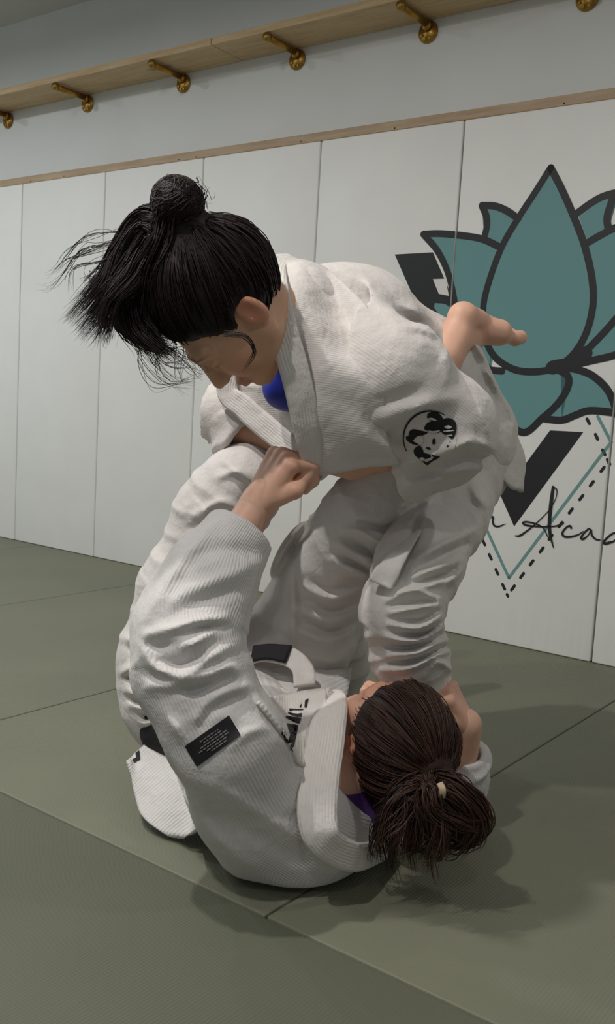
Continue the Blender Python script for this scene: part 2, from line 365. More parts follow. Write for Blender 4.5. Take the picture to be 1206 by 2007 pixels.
def creases(Q, items, dmin=0, dmax=9):
    """sum of fold ridges (+) and valleys (-); each item: amp, width, control points seen from where the folds were measured"""
    v = Q-CAMP.astype(F32); dep = v @ vF.astype(F32); x = CX+FPX*(v @ vR.astype(F32))/dep; y = CY-FPX*(v @ vU.astype(F32))/dep
    out = np.zeros(len(Q), F32); mk = ((dep > dmin) & (dep < dmax)).astype(F32)
    for amp, w, pts in items:
        c = catmull([np.array(q_, float) for q_ in pts], 3) if len(pts) > 2 else np.array(pts, float)
        xs, ys = c[:, 0], c[:, 1]; sel = np.nonzero((x > xs.min()-3*w) & (x < xs.max()+3*w) & (y > ys.min()-3*w) & (y < ys.max()+3*w))[0]
        if not len(sel): continue
        xx, yy = x[sel], y[sel]; best = np.full(len(sel), 1e9, F32); tt = np.zeros(len(sel), F32); n_ = len(c)-1
        for i in range(n_):
            ax_, ay_ = c[i]; bx_, by_ = c[i+1]; dx, dy = bx_-ax_, by_-ay_; L2 = dx*dx+dy*dy+1e-6
            t = np.clip(((xx-ax_)*dx+(yy-ay_)*dy)/L2, 0, 1); d2 = (xx-ax_-t*dx)**2+(yy-ay_-t*dy)**2
            m_ = d2 < best; best = np.where(m_, d2, best); tt = np.where(m_, (i+t)/n_, tt)
        out[sel] += (amp*np.exp(-best/(w*w))*(.35+.65*np.sin(np.clip(tt, .02, .98)*3.14159))).astype(F32)
    return out*mk
def polygonize(fn, lo, hi, vox):
    lo = np.asarray(lo, float); n = np.ceil((np.asarray(hi, float)-lo)/vox/4).astype(int)*4+1
    ax = [(lo[i]+vox*np.arange(n[i])).astype(F32) for i in range(3)]
    cs = [a[::4] for a in ax]; nc = [len(c) for c in cs]
    G = np.stack(np.meshgrid(*cs, indexing='ij'), -1).reshape(-1, 3)
    def ev(Q):
        out = np.empty(len(Q), F32)
        for i in range(0, len(Q), 120000): out[i:i+120000] = fn(Q[i:i+120000])
        return out
    C0 = ev(G).reshape(nc)
    near = np.abs(C0) < vox*4*1.75
    cell = np.zeros([c-1 for c in nc], bool)
    for a in (0, 1):
        for b in (0, 1):
            for c in (0, 1): cell |= near[a:nc[0]-1+a, b:nc[1]-1+b, c:nc[2]-1+c]
    V = np.repeat(np.repeat(np.repeat(C0, 4, 0), 4, 1), 4, 2)[:n[0], :n[1], :n[2]].copy()
    fm = np.zeros(n, bool)
    ii = np.argwhere(cell)
    o = np.stack(np.meshgrid(*[np.arange(5)]*3, indexing='ij'), -1).reshape(-1, 3)
    for off in o: t = ii*4+off; fm[t[:, 0], t[:, 1], t[:, 2]] = True
    w = np.argwhere(fm)
    Q = np.stack([ax[0][w[:, 0]], ax[1][w[:, 1]], ax[2][w[:, 2]]], 1)
    V[w[:, 0], w[:, 1], w[:, 2]] = ev(Q)
    # surface nets
    S = V < 0
    c8 = [(a, b, c) for a in (0, 1) for b in (0, 1) for c in (0, 1)]
    m0, m1, m2 = [x-1 for x in n]
    anyi = np.zeros((m0, m1, m2), bool); alli = np.ones((m0, m1, m2), bool)
    for a, b, c in c8:
        s_ = S[a:a+m0, b:b+m1, c:c+m2]; anyi |= s_; alli &= s_
    act = anyi & ~alli; idx = np.argwhere(act); num = -np.ones((m0, m1, m2), np.int32); num[act] = np.arange(len(idx))
    acc = np.zeros((len(idx), 3)); cnt = np.zeros(len(idx))
    for i, A in enumerate(c8):
        for B in c8[i+1:]:
            if sum(abs(A[k]-B[k]) for k in range(3)) != 1: continue
            va = V[idx[:, 0]+A[0], idx[:, 1]+A[1], idx[:, 2]+A[2]]; vb = V[idx[:, 0]+B[0], idx[:, 1]+B[1], idx[:, 2]+B[2]]
            cr = (va < 0) != (vb < 0); t = np.where(cr, va/(va-vb+1e-20), 0)
            for k in range(3): acc[:, k] += np.where(cr, A[k]+t*(B[k]-A[k]), 0)
            cnt += cr
    verts = lo+vox*(idx+acc/cnt[:, None])
    quads = []
    for k in range(3):
        sl0 = [slice(1, n[j]-1) for j in range(3)]; sl0[k] = slice(0, n[k]-1); sl1 = list(sl0); sl1[k] = slice(1, n[k])
        a_, b_ = S[tuple(sl0)], S[tuple(sl1)]
        e = np.argwhere(a_ != b_)
        base = e.copy()
        for j in range(3):
            if j != k: base[:, j] += 1
        j1, j2 = (k+1) % 3, (k+2) % 3
        def nn(d1, d2):
            t = base.copy(); t[:, j1] -= d1; t[:, j2] -= d2; return num[t[:, 0], t[:, 1], t[:, 2]]
        qd = np.stack([nn(1, 1), nn(0, 1), nn(0, 0), nn(1, 0)], 1)
        fl = S[tuple(sl0)][e[:, 0], e[:, 1], e[:, 2]]
        qd[~fl] = qd[~fl][:, ::-1]; quads.append(qd)
    return verts, np.concatenate(quads)
def join_np(parts):
    V, Fc, o = [], [], 0
    for v, f_ in parts: V.append(v); Fc.append(f_+o); o += len(v)
    return np.concatenate(V), np.concatenate(Fc)
def add_attr(me, name, vals):
    a = me.attributes.new(name, 'FLOAT', 'POINT'); a.data.foreach_set('value', np.asarray(vals, F32))
def add_col(me, name, cols):
    a = me.attributes.new(name, 'FLOAT_COLOR', 'POINT'); c = np.ones((len(cols), 4), F32); c[:, :3] = cols; a.data.foreach_set('color', c.ravel())
def bounds(pts, pad): p = np.array(pts); return p.min(0)-pad, p.max(0)+pad

# ---- cloth materials
def gi_mat(name, c1, c2, rib=0.0, ribstr=.5, fine=.25):
    m, nt, b = new_mat(name, c1, .92, spec=.15)
    nz, s = noise_col(nt, b, c1, c2, 14, 3)
    n2 = N(nt, 'ShaderNodeTexNoise', Scale=420.0, Detail=2); tc = N(nt, 'ShaderNodeTexCoord'); nt.links.new(tc.outputs['Object'], n2.inputs['Vector'])
    bump(nt, b, n2.outputs['Fac'], fine, .0012)
    n4 = N(nt, 'ShaderNodeTexNoise', Scale=34.0, Detail=3); nt.links.new(tc.outputs['Object'], n4.inputs['Vector'])
    bump(nt, b, n4.outputs['Fac'], .5, .009)
    if rib:
        at = N(nt, 'ShaderNodeAttribute', attribute_name='rib'); mu = N(nt, 'ShaderNodeMath', operation='MULTIPLY'); mu.inputs[1].default_value = 2*math.pi/rib
        nt.links.new(at.outputs['Fac'], mu.inputs[0]); sn = N(nt, 'ShaderNodeMath', operation='SINE'); nt.links.new(mu.outputs[0], sn.inputs[0])
        bump(nt, b, sn.outputs[0], ribstr, .0010)
    b.inputs['Sheen Weight'].default_value = .15
    return m
M['jacketA'] = gi_mat('ribbed_gi_cotton', lin(208, 202, 198), lin(216, 210, 206), .0036, .14)
M['jacketB'] = gi_mat('ribbed_gi_cotton_cool', lin(207, 203, 201), lin(216, 212, 210), .0044, .36)
M['pants'] = gi_mat('twill_gi_cotton', lin(205, 200, 196), lin(214, 209, 205))
M['lapel'] = gi_mat('stitched_lapel_cotton', lin(213, 208, 203), lin(220, 215, 210), .0050, .3)
M['belt'] = gi_mat('belt_cotton', lin(216, 211, 207), lin(222, 218, 214))
def skin_mat(name, c1, c2):
    m, nt, b = new_mat(name, c1, .5, spec=.4)
    nz, s = noise_col(nt, b, c1, c2, 18, 4)
    at = N(nt, 'ShaderNodeAttribute', attribute_name='tint'); mx = N(nt, 'ShaderNodeMix', data_type='RGBA', blend_type='MULTIPLY'); mx.inputs[0].default_value = 1.0
    src = b.inputs['Base Color'].links[0].from_socket
    nt.links.new(src, mx.inputs[6]); nt.links.new(at.outputs['Color'], mx.inputs[7]); nt.links.new(mx.outputs[2], b.inputs['Base Color'])
    b.inputs['Subsurface Weight'].default_value = .12; b.inputs['Subsurface Radius'].default_value = (.012, .005, .003); b.inputs['Subsurface Scale'].default_value = .5
    n2 = N(nt, 'ShaderNodeTexNoise', Scale=160.0, Detail=3); bump(nt, b, n2.outputs['Fac'], .12, .002)
    return m
M['skinA'] = skin_mat('skin_tan', lin(206, 160, 132), lin(214, 170, 142))
M['skinB'] = skin_mat('skin_rosy', lin(216, 166, 142), lin(222, 176, 152))
def hair_mat(name, c1, c2, rough=.55):
    m, nt, b = new_mat(name, c1, rough, spec=.3)
    at = N(nt, 'ShaderNodeAttribute', attribute_name='rnd'); r = N(nt, 'ShaderNodeValToRGB'); r.color_ramp.elements[0].color = c1; r.color_ramp.elements[1].color = c2
    nt.links.new(at.outputs['Fac'], r.inputs[0]); nt.links.new(r.outputs[0], b.inputs['Base Color']); return m
M['hairA'] = hair_mat('black_hair', lin(22, 14, 14), lin(50, 35, 34))
M['hairB'] = hair_mat('brown_hair', lin(38, 24, 21), lin(92, 62, 50))
M['blue'] = new_mat('blue_rash_guard', lin(14, 34, 150), .55)[0]
M['purple'] = new_mat('purple_rash_guard', lin(88, 50, 120), .55)[0]
M['darkcloth'] = new_mat('black_cloth', lin(22, 20, 24), .8)[0]
M['greytext'] = new_mat('grey_thread', lin(118, 114, 114), .8)[0]

# ---- generic shapes
def band(name, path, wvec, width, thick, mat, parent, n=8, ribscale=1.0):
    """strip swept along path; wvec: width directions at control points; width: number or list"""
    C = catmull(path, n); Wv = catmull([nrm(w) for w in wvec], n); wd_ = width if isinstance(width, (list, tuple)) else [width]*len(path)
    ww = catmull([np.array([w_]) for w_ in wd_], n)[:, 0]
    T_ = np.gradient(C, axis=0); T_ /= np.linalg.norm(T_, axis=1)[:, None]
    Wv = Wv-T_*np.sum(Wv*T_, 1)[:, None]; Wv /= np.linalg.norm(Wv, axis=1)[:, None]; Nn = np.cross(T_, Wv)
    prof = []
    k = 10
    for j in range(k+1): prof.append((-.5+j/k, .5))
    for j in range(k+1): prof.append((.5-j/k, -.5))
    V, rib = [], []
    L = np.concatenate([[0], np.cumsum(np.linalg.norm(np.diff(C, axis=0), axis=1))])
    for i in range(len(C)):
        for (a, c) in prof:
            e = 1-.55*max(0, (abs(a)-.38)/.12)
            V.append(C[i]+Wv[i]*a*ww[i]+Nn[i]*c*thick*e); rib.append(a*ww[i]+.0006*math.sin(L[i]*900))
    m_ = len(prof); Fc = []
    for i in range(len(C)-1):
        for j in range(m_): Fc.append((i*m_+j, i*m_+(j+1) % m_, (i+1)*m_+(j+1) % m_, (i+1)*m_+j))
    me = mesh_np(name, V, Fc); add_attr(me, 'rib', rib)
    bm = bmesh.new(); bm.from_mesh(me)
    bm.verts.ensure_lookup_table()
    for i in (0, len(C)-1): bm.faces.new([bm.verts[i*m_+j] for j in range(m_)])
    bmesh.ops.recalc_face_normals(bm, faces=bm.faces[:]); bm.to_mesh(me); bm.free()
    return link(name, me, mat, parent)
def sheet(name, grid, thick, mat, parent, n=7, ripple=0.0, seed=0, ribdir=None):
    """cloth sheet through a grid of 3-D control points, with thickness and soft ripples"""
    rows = [catmull(r, n) for r in grid]; cols = [catmull([rows[i][j] for i in range(len(rows))], n) for j in range(len(rows[0]))]
    G = np.array(cols); a, b_ = G.shape[:2]
    du = np.gradient(G, axis=0); dv = np.gradient(G, axis=1); nn_ = np.cross(du, dv); nn_ /= np.linalg.norm(nn_, axis=2)[..., None]+1e-9
    if ripple: G = G+nn_*(ripple*wob(G.reshape(-1, 3).astype(F32), 75, seed, 6).reshape(a, b_))[..., None]
    top = (G+nn_*thick/2).reshape(-1, 3); bot = (G-nn_*thick/2).reshape(-1, 3); o = a*b_
    Fc = []
    ix = lambda i, j: i*b_+j
    for i in range(a-1):
        for j in range(b_-1):
            Fc.append((ix(i, j), ix(i+1, j), ix(i+1, j+1), ix(i, j+1))); Fc.append((o+ix(i, j), o+ix(i, j+1), o+ix(i+1, j+1), o+ix(i+1, j)))
    for i in range(a-1):
        for j in (0, b_-1): Fc.append((ix(i, j), ix(i+1, j), o+ix(i+1, j), o+ix(i, j)))
    for j in range(b_-1):
        for i in (0, a-1): Fc.append((ix(i, j), ix(i, j+1), o+ix(i, j+1), o+ix(i, j)))
    me = mesh_np(name, np.concatenate([top, bot]), Fc)
    rd = np.asarray(nrm(ribdir if ribdir is not None else (0, 0, 1))); gv = G.reshape(-1, 3) @ rd; add_attr(me, 'rib', np.concatenate([gv, gv]))
    bm = bmesh.new(); bm.from_mesh(me); bmesh.ops.recalc_face_normals(bm, faces=bm.faces[:]); bm.to_mesh(me); bm.free()
    return link(name, me, mat, parent)
def strands(name, paths, mat, parent, r=.0009, seed=1, taper=True):
    """paths: list of (k,3) arrays of equal k"""
    Pn = np.array(paths, float); n, k = Pn.shape[:2]; rg = np.random.RandomState(seed)
    T_ = np.gradient(Pn, axis=1); T_ /= np.linalg.norm(T_, axis=2)[..., None]+1e-9
    ref = np.array([.31, .52, .79]); a = np.cross(T_, ref); a /= np.linalg.norm(a, axis=2)[..., None]+1e-9; b_ = np.cross(T_, a)
    rr = (r*(.6+.8*rg.rand(n)))[:, None]*(np.clip(1.25*(1-np.linspace(0, 1, k)**3), .12, 1) if taper else 1)[None, :]
    V = np.stack([Pn+(a*math.cos(t)+b_*math.sin(t))*rr[..., None] for t in (0, 2.094, 4.189)], 2).reshape(-1, 3)
    i = np.arange(n)[:, None, None]*k*3; j = np.arange(k-1)[None, :, None]*3; s_ = np.arange(3)[None, None, :]
    b0 = i+j+s_; b1 = i+j+(s_+1) % 3
    Fc = np.stack([b0, b1, b1+3, b0+3], -1).reshape(-1, 4)
    me = mesh_np(name, V, Fc); add_attr(me, 'rnd', np.repeat(rg.rand(n)**1.5, k*3))
    return link(name, me, mat, parent)

from mathutils.bvhtree import BVHTree
def bvh_of(objs):
    V, Fc, o = [], [], 0
    for ob in objs:
        me = ob.data; v = np.empty(len(me.vertices)*3, F32); me.vertices.foreach_get('co', v); v = v.reshape(-1, 3); V += [Vector(x) for x in v.tolist()]
        Fc += [tuple(i+o for i in pl.vertices) for pl in me.polygons]; o += len(v)
    return BVHTree.FromPolygons(V, Fc)
def decal(name, pts, bvh, mat, parent, lift=.002, cuts=3, smooth=0, fix=None):
    """thin applied patch: an outline laid on the cloth and following its surface"""
    if smooth: pts = [tuple(x) for x in catmull([np.array(q, float) for q in pts+[pts[0]]], smooth)[:-1]]
    bm = bmesh.new(); vs_ = [bm.verts.new((x, y, 0)) for x, y in pts]; f_ = bm.faces.new(vs_); bmesh.ops.triangulate(bm, faces=[f_])
    if cuts: bmesh.ops.subdivide_edges(bm, edges=bm.edges[:], cuts=cuts, use_grid_fill=True)
    last = None; bad = []
    for v in bm.verts:
        x, y = v.co.x, v.co.y; d = nrm(P(x, y, 1.0)-CAMP); h_ = bvh.ray_cast(Vector(CAMP), Vector(d), 4.0)
        if h_[0] is None: bad.append(v); continue
        n_ = h_[1] if h_[1].dot(Vector(d)) < 0 else -h_[1]
        v.co = h_[0]-Vector(d)*lift; v.tag = True
    bmesh.ops.delete(bm, geom=bad, context='VERTS'); bmesh.ops.recalc_face_normals(bm, faces=bm.faces[:])
    for f_ in bm.faces:
        if f_.normal.dot(Vector(vF)) > 0: f_.normal_flip()
    return link(name, bm_mesh(name, bm, True), mat, parent)

# ---- head in its own frame (x right, y towards the face, z to the crown)
def head_fn(neck_a, neck_b, lids=True):
    def fn(q):
        X = np.abs(q[:, 0]); S = q.copy(); S[:, 0] = X
        d = ell(q, (0, -.014, .028), (.072, .092, .084))
        d = smin(d, ell(q, (0, .030, -.030), (.058, .056, .076)), .03)
        d = smin(d, cap(S, (.050, -.002, -.055), (.004, .062, -.094), .022, .019), .028)
        d = smin(d, ell(S, (.038, .055, -.035), (.024, .026, .026)), .022)      # cheek
        d = smin(d, cap(S, (.012, .083, .016), (.040, .070, .018), .010, .008), .016)   # brow
        d = smin(d, cap(q, (0, .084, .006), (0, .104, -.036), .0075, .0105), .012)     # nose
        d = smin(d, ell(S, (.010, .094, -.040), (.008, .010, .007)), .007)
        d = smax(d, -ell(S, (.0055, .103, -.048), (.0032, .004, .003)), .004)
        d = smax(d, -ell(S, (.029, .097, -.006), (.015, .017, .010)), .014)
        d = smin(d, ell(S, (.029, .074, -.008), (.0125, .0125, .0115)), .003)
        d = smin(d, cap(S, (.016, .0845, -.010), (.040, .079, -.009), .0022, .0018), .003)   # lid line
        d = smin(d, ell(q, (0, .084, -.066), (.021, .012, .0055)), .006)
        d = smin(d, ell(q, (0, .082, -.0755), (.018, .012, .0065)), .005)
        d = smax(d, -cap(S, (0, .098, -.0705), (.020, .086, -.0705), .0022, .0012), .003)
        d = smax(d, -ell(q, (0, .090, -.085), (.014, .008, .004)), .006)
        # ears
        R_ = np.array([[.93, -.34, .0], [.34, .93, 0], [0, 0, 1]])
        e = ell(S, (.076, -.016, -.008), (.0085, .0185, .031), R_)
        e = smax(e, -ell(S, (.083, -.012, -.004), (.0065, .0105, .020), R_), .004)
        e = smin(e, ell(S, (.075, -.004, -.012), (.006, .005, .008)), .005)
        e = smin(e, cap(S, (.0755, -.024, .006), (.077, -.020, -.018), .0030, .0028), .004)
        d = smin(d, e, .008)
        d = smin(d, cap(q, neck_a, neck_b, .047, .054), .03)
        return d
    return fn
def place_mesh(vf, o, X, Y, Z, s=1.0):
    v, f_ = vf; Rm = np.stack([X, Y, Z], 1); return (v*s) @ Rm.T+o, f_
def frame(fwd, up):
    y = nrm(fwd); z = nrm(np.asarray(up)-y*(np.asarray(up) @ y)); x = np.cross(y, z); return x, y, z
def caps_fn(segs, k=.008):
    def fn(Q):
        d = None
        for (a, b, ra, rb) in segs:
            c = cap(Q, a, b, ra, rb); d = c if d is None else smin(d, c, k)
        return d
    return fn
def mesh_caps(segs, vox, k=.008):
    pts = [s[0] for s in segs]+[s[1] for s in segs]; lo, hi = bounds(pts, max(max(s[2], s[3]) for s in segs)+.02)
    return polygonize(caps_fn(segs, k), lo, hi, vox)
def hand_segs(wrist, pdir, pnorm, side, curl, spread=.0, scale=1.0, thumb=.6):
    """wrist point, palm direction, normal out of the back of the hand; side=+1 when the thumb lies along cross(pdir,pnorm)"""
    y = nrm(pdir); z = nrm(np.asarray(pnorm)-y*(np.asarray(pnorm) @ y)); x = np.cross(y, z)*side; s = scale
    A = lambda a, b_, c: np.asarray(wrist)+(x*a+y*b_+z*c)*s
    seg = []
    for xo in (-.026, -.009, .009, .025):                     # palm: rays to each knuckle
        seg.append((A(xo*.55, .004, 0), A(xo, .078 if abs(xo) < .02 else .072, .003), .0165*s, .0115*s))
    lens = {.025: (.040, .024, .019), .009: (.044, .028, .020), -.009: (.041, .026, .020), -.026: (.032, .020, .018)}
    for i, (xo, L) in enumerate(lens.items()):
        p = A(xo, .078 if abs(xo) < .02 else .072, .003); ang = 0.0
        for j, l in enumerate(L):
            ang += curl[i][j] if isinstance(curl[0], (list, tuple)) else curl[j]
            dv = y*math.cos(ang)-z*math.sin(ang)+x*spread*(1.5-i)*.3
            e = p+nrm(dv)*l*s; r0 = (.0092, .0083, .0076)[j]*s; seg.append((p, e, r0, r0*.92)); p = e
    t0 = A(.020, .018, -.006); t1 = A(.042, .045, -.014); t2 = A(.046-.022*thumb, .072, -.026-.006*thumb); t3 = A(.040-.05*thumb, .090, -.034)
    seg += [(t0, t1, .0150*s, .0115*s), (t1, t2, .0108*s, .0095*s), (t2, t3, .0092*s, .0075*s)]
    return seg

# ================================================================== hair helpers
def lock(path, rad, n, k=14, seed=0, frizz=.004, endspread=1.0, wave=.0, k0=0.0):
    rg = np.random.RandomState(seed); C = catmull([np.asarray(p, float) for p in path], 10); Rr = np.interp(np.linspace(0, 1, len(C)), np.linspace(0, 1, len(rad)), rad)
    t = np.linspace(0, 1, len(C)); tk = np.linspace(0, 1, k)
    T_ = np.gradient(C, axis=0); T_ /= np.linalg.norm(T_, axis=1)[:, None]
    a = np.cross(T_, np.array([.2, .9, .3])); a /= np.linalg.norm(a, axis=1)[:, None]; b_ = np.cross(T_, a)
    ip = lambda A: np.stack([np.interp(tk, t, A[:, j]) for j in range(3)], 1)
    Ck, ak, bk = ip(C), ip(a), ip(b_); Rk = np.interp(tk, t, Rr); out = []
    for i in range(max(1, n//6) if n > 60 else n//2):
        th = rg.rand()*6.283; rr = math.sqrt(rg.rand()); L = 1-.35*rg.rand()**2*endspread
        ph = rg.rand(3)*6.28; fz = frizz*(.3+rg.rand())
        off = (ak*math.cos(th)+bk*math.sin(th))*(Rk*rr)[:, None]
        tt = tk*L
        c = np.stack([np.interp(tt, tk, (Ck+off)[:, j]) for j in range(3)], 1)
        c = c+fz*np.stack([np.sin(tk*(4+6*rg.rand())+ph[j])*tk for j in range(3)], 1)
        c = c+(ak*math.cos(th)+bk*math.sin(th))*(tk**3*rg.rand()*.02*endspread)[:, None]
        out.append(c)
        for m_ in range(5):
            o1 = rg.normal(size=3)*.0018; o2 = rg.normal(size=3)*.004*endspread; out.append(c+o1+o2*(tk**2)[:, None]+frizz*.3*np.sin(tk*(5+6*rg.rand())+rg.rand()*6)[:, None]*rg.normal(size=3))
    return out
def scalp(o, Rm, target, n, cen, rad, lo_fn, lift=.004, k=16, seed=0, frizz=.0015, droop=0):
    """strands over the skull (local ellipsoid) from the hairline to a gathering point (local)"""
    rg = np.random.RandomState(seed); out = []; cen = np.array(cen); rad = np.array(rad); tg = (np.array(target)-cen)/rad; tg_n = tg/np.linalg.norm(tg)
    while len(out) < n:
        d = rg.normal(size=3); d /= np.linalg.norm(d); p = cen+d*rad
        if not lo_fn(p): continue
        ang = math.acos(np.clip(d @ tg_n, -1, 1))
        if ang < .05: continue
        t = np.linspace(0, 1, k); w0 = np.sin((1-t)*ang)/math.sin(ang); w1 = np.sin(t*ang)/math.sin(ang)
        c = w0[:, None]*d+w1[:, None]*tg_n
        lf = 1+lift/rad.mean()*(-.35+(.35+rg.rand()*1.1)*np.sin(np.clip(t*1.3, 0, 1)*1.5708)+.5*np.sin(t*math.pi)*rg.rand())
        c = cen+c*rad*lf[:, None] if np.ndim(lf) else cen+c*rad*lf
        e = (np.array(target)-c[-1]); c = c+e*(t**3)[:, None]
        ph = rg.rand(3)*6.28
        c = c+frizz*np.stack([np.sin(t*(3+5*rg.rand())+ph[j]) for j in range(3)], 1)
        g = c @ Rm.T+o; out.append(g)
        for m_ in range(min(9, n-len(out))):
            o1 = rg.normal(size=3)*.0022; o2 = rg.normal(size=3)*.0012; out.append(g+o1*(1-t)[:, None]*1.6+o2*np.sin(t*3.14)[:, None]+frizz*.35*np.sin(t*(5+6*rg.rand())+rg.rand()*6)[:, None]*rg.normal(size=3))
    return out
def finish_body(name, parts, tint_fn, mat):
    v, f_ = join_np(parts); me = mesh_np(name, v, f_)
    add_col(me, 'tint', tint_fn(v)); return link(name, me, mat)
def jacket_mesh(name, torso_fn, limbs, cuts, lo, hi, vox, ribdir, mat, parent, k=.035, extra=None, post=None):
    def fn(Q):
        d = torso_fn(Q)
        for lb, (cp, cdir, ci) in zip(limbs, cuts):
            l = lb.ev(Q)
            l = smax(l, (Q-np.asarray(cp, F32)) @ np.asarray(nrm(cdir), F32), .006)
            d = smin(d, l, k)
        if post: d = post(Q, d)
        for lb, (cp, cdir, ci) in zip(limbs, cuts):
            if ci: d = smax(d, -cap(Q, np.asarray(cp)-nrm(cdir)*.045, np.asarray(cp)+nrm(cdir)*.05, ci*.9, ci), .004)
        return d
    v, f_ = polygonize(fn, lo, hi, vox); me = mesh_np(name, v, f_)
    Q = v.astype(F32); rib = Q @ np.asarray(nrm(ribdir), F32); bd = torso_fn(Q)
    for lb in limbs:
        d, U_, TH = lb.ev(Q, True); mk = d < bd; rib = np.where(mk, TH*.07, rib)
    add_attr(me, 'rib', rib); return link(name, me, mat, parent)

# ================================================================== person A : standing, bent over
aFwd = -.43*vR-.88*vU+.12*vF; aUp = -.78*vR+.40*vU-.45*vF
aX, aY, aZ = frame(aFwd, aUp); aR = np.stack([aX, aY, aZ], 1)
aO = P(494, 608, 1.42)-aR @ np.array([-.078, -.016, -.008])
toA = lambda p: aO+aR @ np.asarray(p, float)
A = dict(neck=P(575, 620, 1.68), shL=P(665, 700, 1.62), shR=P(585, 700, 1.93), elL=P(885, 850, 1.64), cuL=P(797, 930, 1.69), wrL=P(688, 912, 1.725),
         elR=P(455, 825, 1.95), cuR=P(487, 862, 1.93), wrR=P(575, 880, 1.90), hipL=P(895, 920, 1.96), hipR=P(845, 905, 2.13), knL=P(785, 1190, 1.72), anL=P(850, 1530, 1.86),
         knR=P(650, 1170, 2.10), anR=P(655, 1395, 2.28))
latA = nrm(A['shR']-A['shL'])
nkl = np.linalg.inv(aR) @ (A['neck']-aO)
headA = place_mesh(polygonize(head_fn((0, -.03, -.05), nkl), (-.13, min(-.2, nkl[1]-.07), min(-.2, nkl[2]-.07)), (.13, .14, .14), .003), aO, aX, aY, aZ)
hwL = A['wrL']; hdL = nrm(P(620, 890, 1.80)-hwL)
handAL = mesh_caps(hand_segs(hwL, hdL, nrm(vU*.5-vF), 1, (.5, .6, .4), scale=.95), .003)
hdR = nrm(P(645, 850, 1.88)-A['wrR'])
handAR = mesh_caps(hand_segs(A['wrR'], hdR, nrm(vU*.5-vF), -1, (.6, .7, .5), scale=.95), .003)
ft = P(842, 1672, 1.69); fh = P(862, 1575, 1.90); fh[2] = .03; ft[2] = .018
fx = nrm(np.cross(ft-fh, (0, 0, 1)))
footA = [(A['anL'], fh+np.array([0, 0, .005]), .034, .026), (A['anL'], fh+(ft-fh)*.5+np.array([0, 0, .025]), .034, .026), (fh, fh+(ft-fh)*.55, .028, .026),
         (fh+(ft-fh)*.5, fh+(ft-fh)*.8+fx*.022, .024, .019), (fh+(ft-fh)*.5, fh+(ft-fh)*.78-fx*.022, .024, .019)]
for i, o_ in enumerate((-.034, -.017, -.001, .013, .028)):
    footA.append((fh+(ft-fh)*.75+fx*o_*.9, fh+(ft-fh)*(.97-.02*abs(i-3))+fx*o_, .012, .0095 if i < 4 else .012))
footAm = mesh_caps(footA, .0035, .012)
bodyA = [(A['shL'], A['shR'], .04, .04), (A['neck'], P(700, 690, 1.86), .055, .07), (P(700, 690, 1.86), P(830, 850, 1.98), .075, .085), (A['hipL'], A['hipR'], .09, .09), (P(830, 850, 1.98), (A['hipL']+A['hipR'])/2, .10, .10),
         (A['shL'], A['elL'], .04, .036), (A['elL'], A['wrL'], .036, .027), (A['shR'], A['elR'], .05, .045), (A['elR'], A['wrR'], .046, .030),
         (A['hipL'], A['knL'], .066, .045), (A['knL'], A['anL'], .045, .034), (A['hipR'], A['knR'], .066, .045), (A['knR'], A['anR'], .045, .034),
         (A['anR'], A['anR']+np.array([-.08, -.12, -.03]), .034, .022)]
coreA = mesh_caps(bodyA, .007, .03)
def tintA(v):
    l = (v-aO) @ aR; t = np.ones((len(v), 3))
    def blob(c, r, col):
        w = np.exp(-np.sum(((l-np.array(c))/np.array(r))**2, 1))[:, None]; return t*(1-w)+t*np.array(col)*w
    t = blob((-.08, -.016, -.005), (.012, .03, .04), (1.0, .72, .68))
    t = blob((-.045, .06, -.03), (.03, .03, .025), (1.0, .84, .80)); t = blob((0, .09, -.070), (.025, .02, .009), (.86, .58, .56))
    for s_ in (-1, 1):
        t = blob((s_*.030, .083, .016), (.018, .02, .0035), (.22, .18, .17)); t = blob((s_*.030, .085, -.0105), (.014, .012, .0022), (.2, .17, .16))
    return t
pA = finish_body('person', [headA, handAL, handAR, footAm, coreA], tintA, M['skinA'])
tag(pA, 'standing person in white gi bent far over, black hair in a top bun', 'person')

# rash guard under the jacket
v, f_ = polygonize(lambda Q: smin(cap(Q, P(580, 690, 1.72), P(690, 720, 1.84), .05, .09, latA, 1.3), cap(Q, P(560, 760, 1.74), P(690, 760, 1.86), .042, .08, latA, 1.3), .03), *bounds([P(560, 690, 1.72), P(690, 720, 1.84), P(690, 760, 1.90)], .14), .005)
rg_o = link('rash_guard', mesh_np('rash_guard', v, f_), M['blue'], pA); rg_o['label'] = 'royal blue top showing inside the open jacket'

# jacket
slA = Limb([P(640, 665, 1.66), P(760, 745, 1.60), P(880, 838, 1.63), P(865, 882, 1.66), A['cuL'], P(740, 945, 1.72)], [.105, .098, .076, .062, .044, .042], .035,
           wr=((.005, .12, 5),))
srA = Limb([P(590, 690, 1.92), P(500, 760, 1.95), P(458, 815, 1.95), P(487, 862, 1.93), P(540, 905, 1.9)], [.085, .07, .066, .060, .055], .03,
           wr=((.016, .06, 9),))
def torsoA(Q):
    d = cap(Q, P(578, 606, 1.70), P(690, 655, 1.80), .082, .118, latA, 1.38)
    d = smin(d, cap(Q, P(690, 655, 1.80), P(800, 745, 1.92), .118, .125, latA, 1.32), .05)
    d = smin(d, cap(Q, P(800, 745, 1.92), P(905, 860, 1.99), .125, .108, latA, 1.30), .06)
    return d-.003*wob(Q, 26, 3)-.001*wob(Q, 70, 4)
ndA = nrm(toA((0, -.03, -.05))-A['neck'])
k2 = lambda *a: [(500+a[i]/2.01, 480+a[i+1]/2.01) for i in range(0, len(a), 2)]
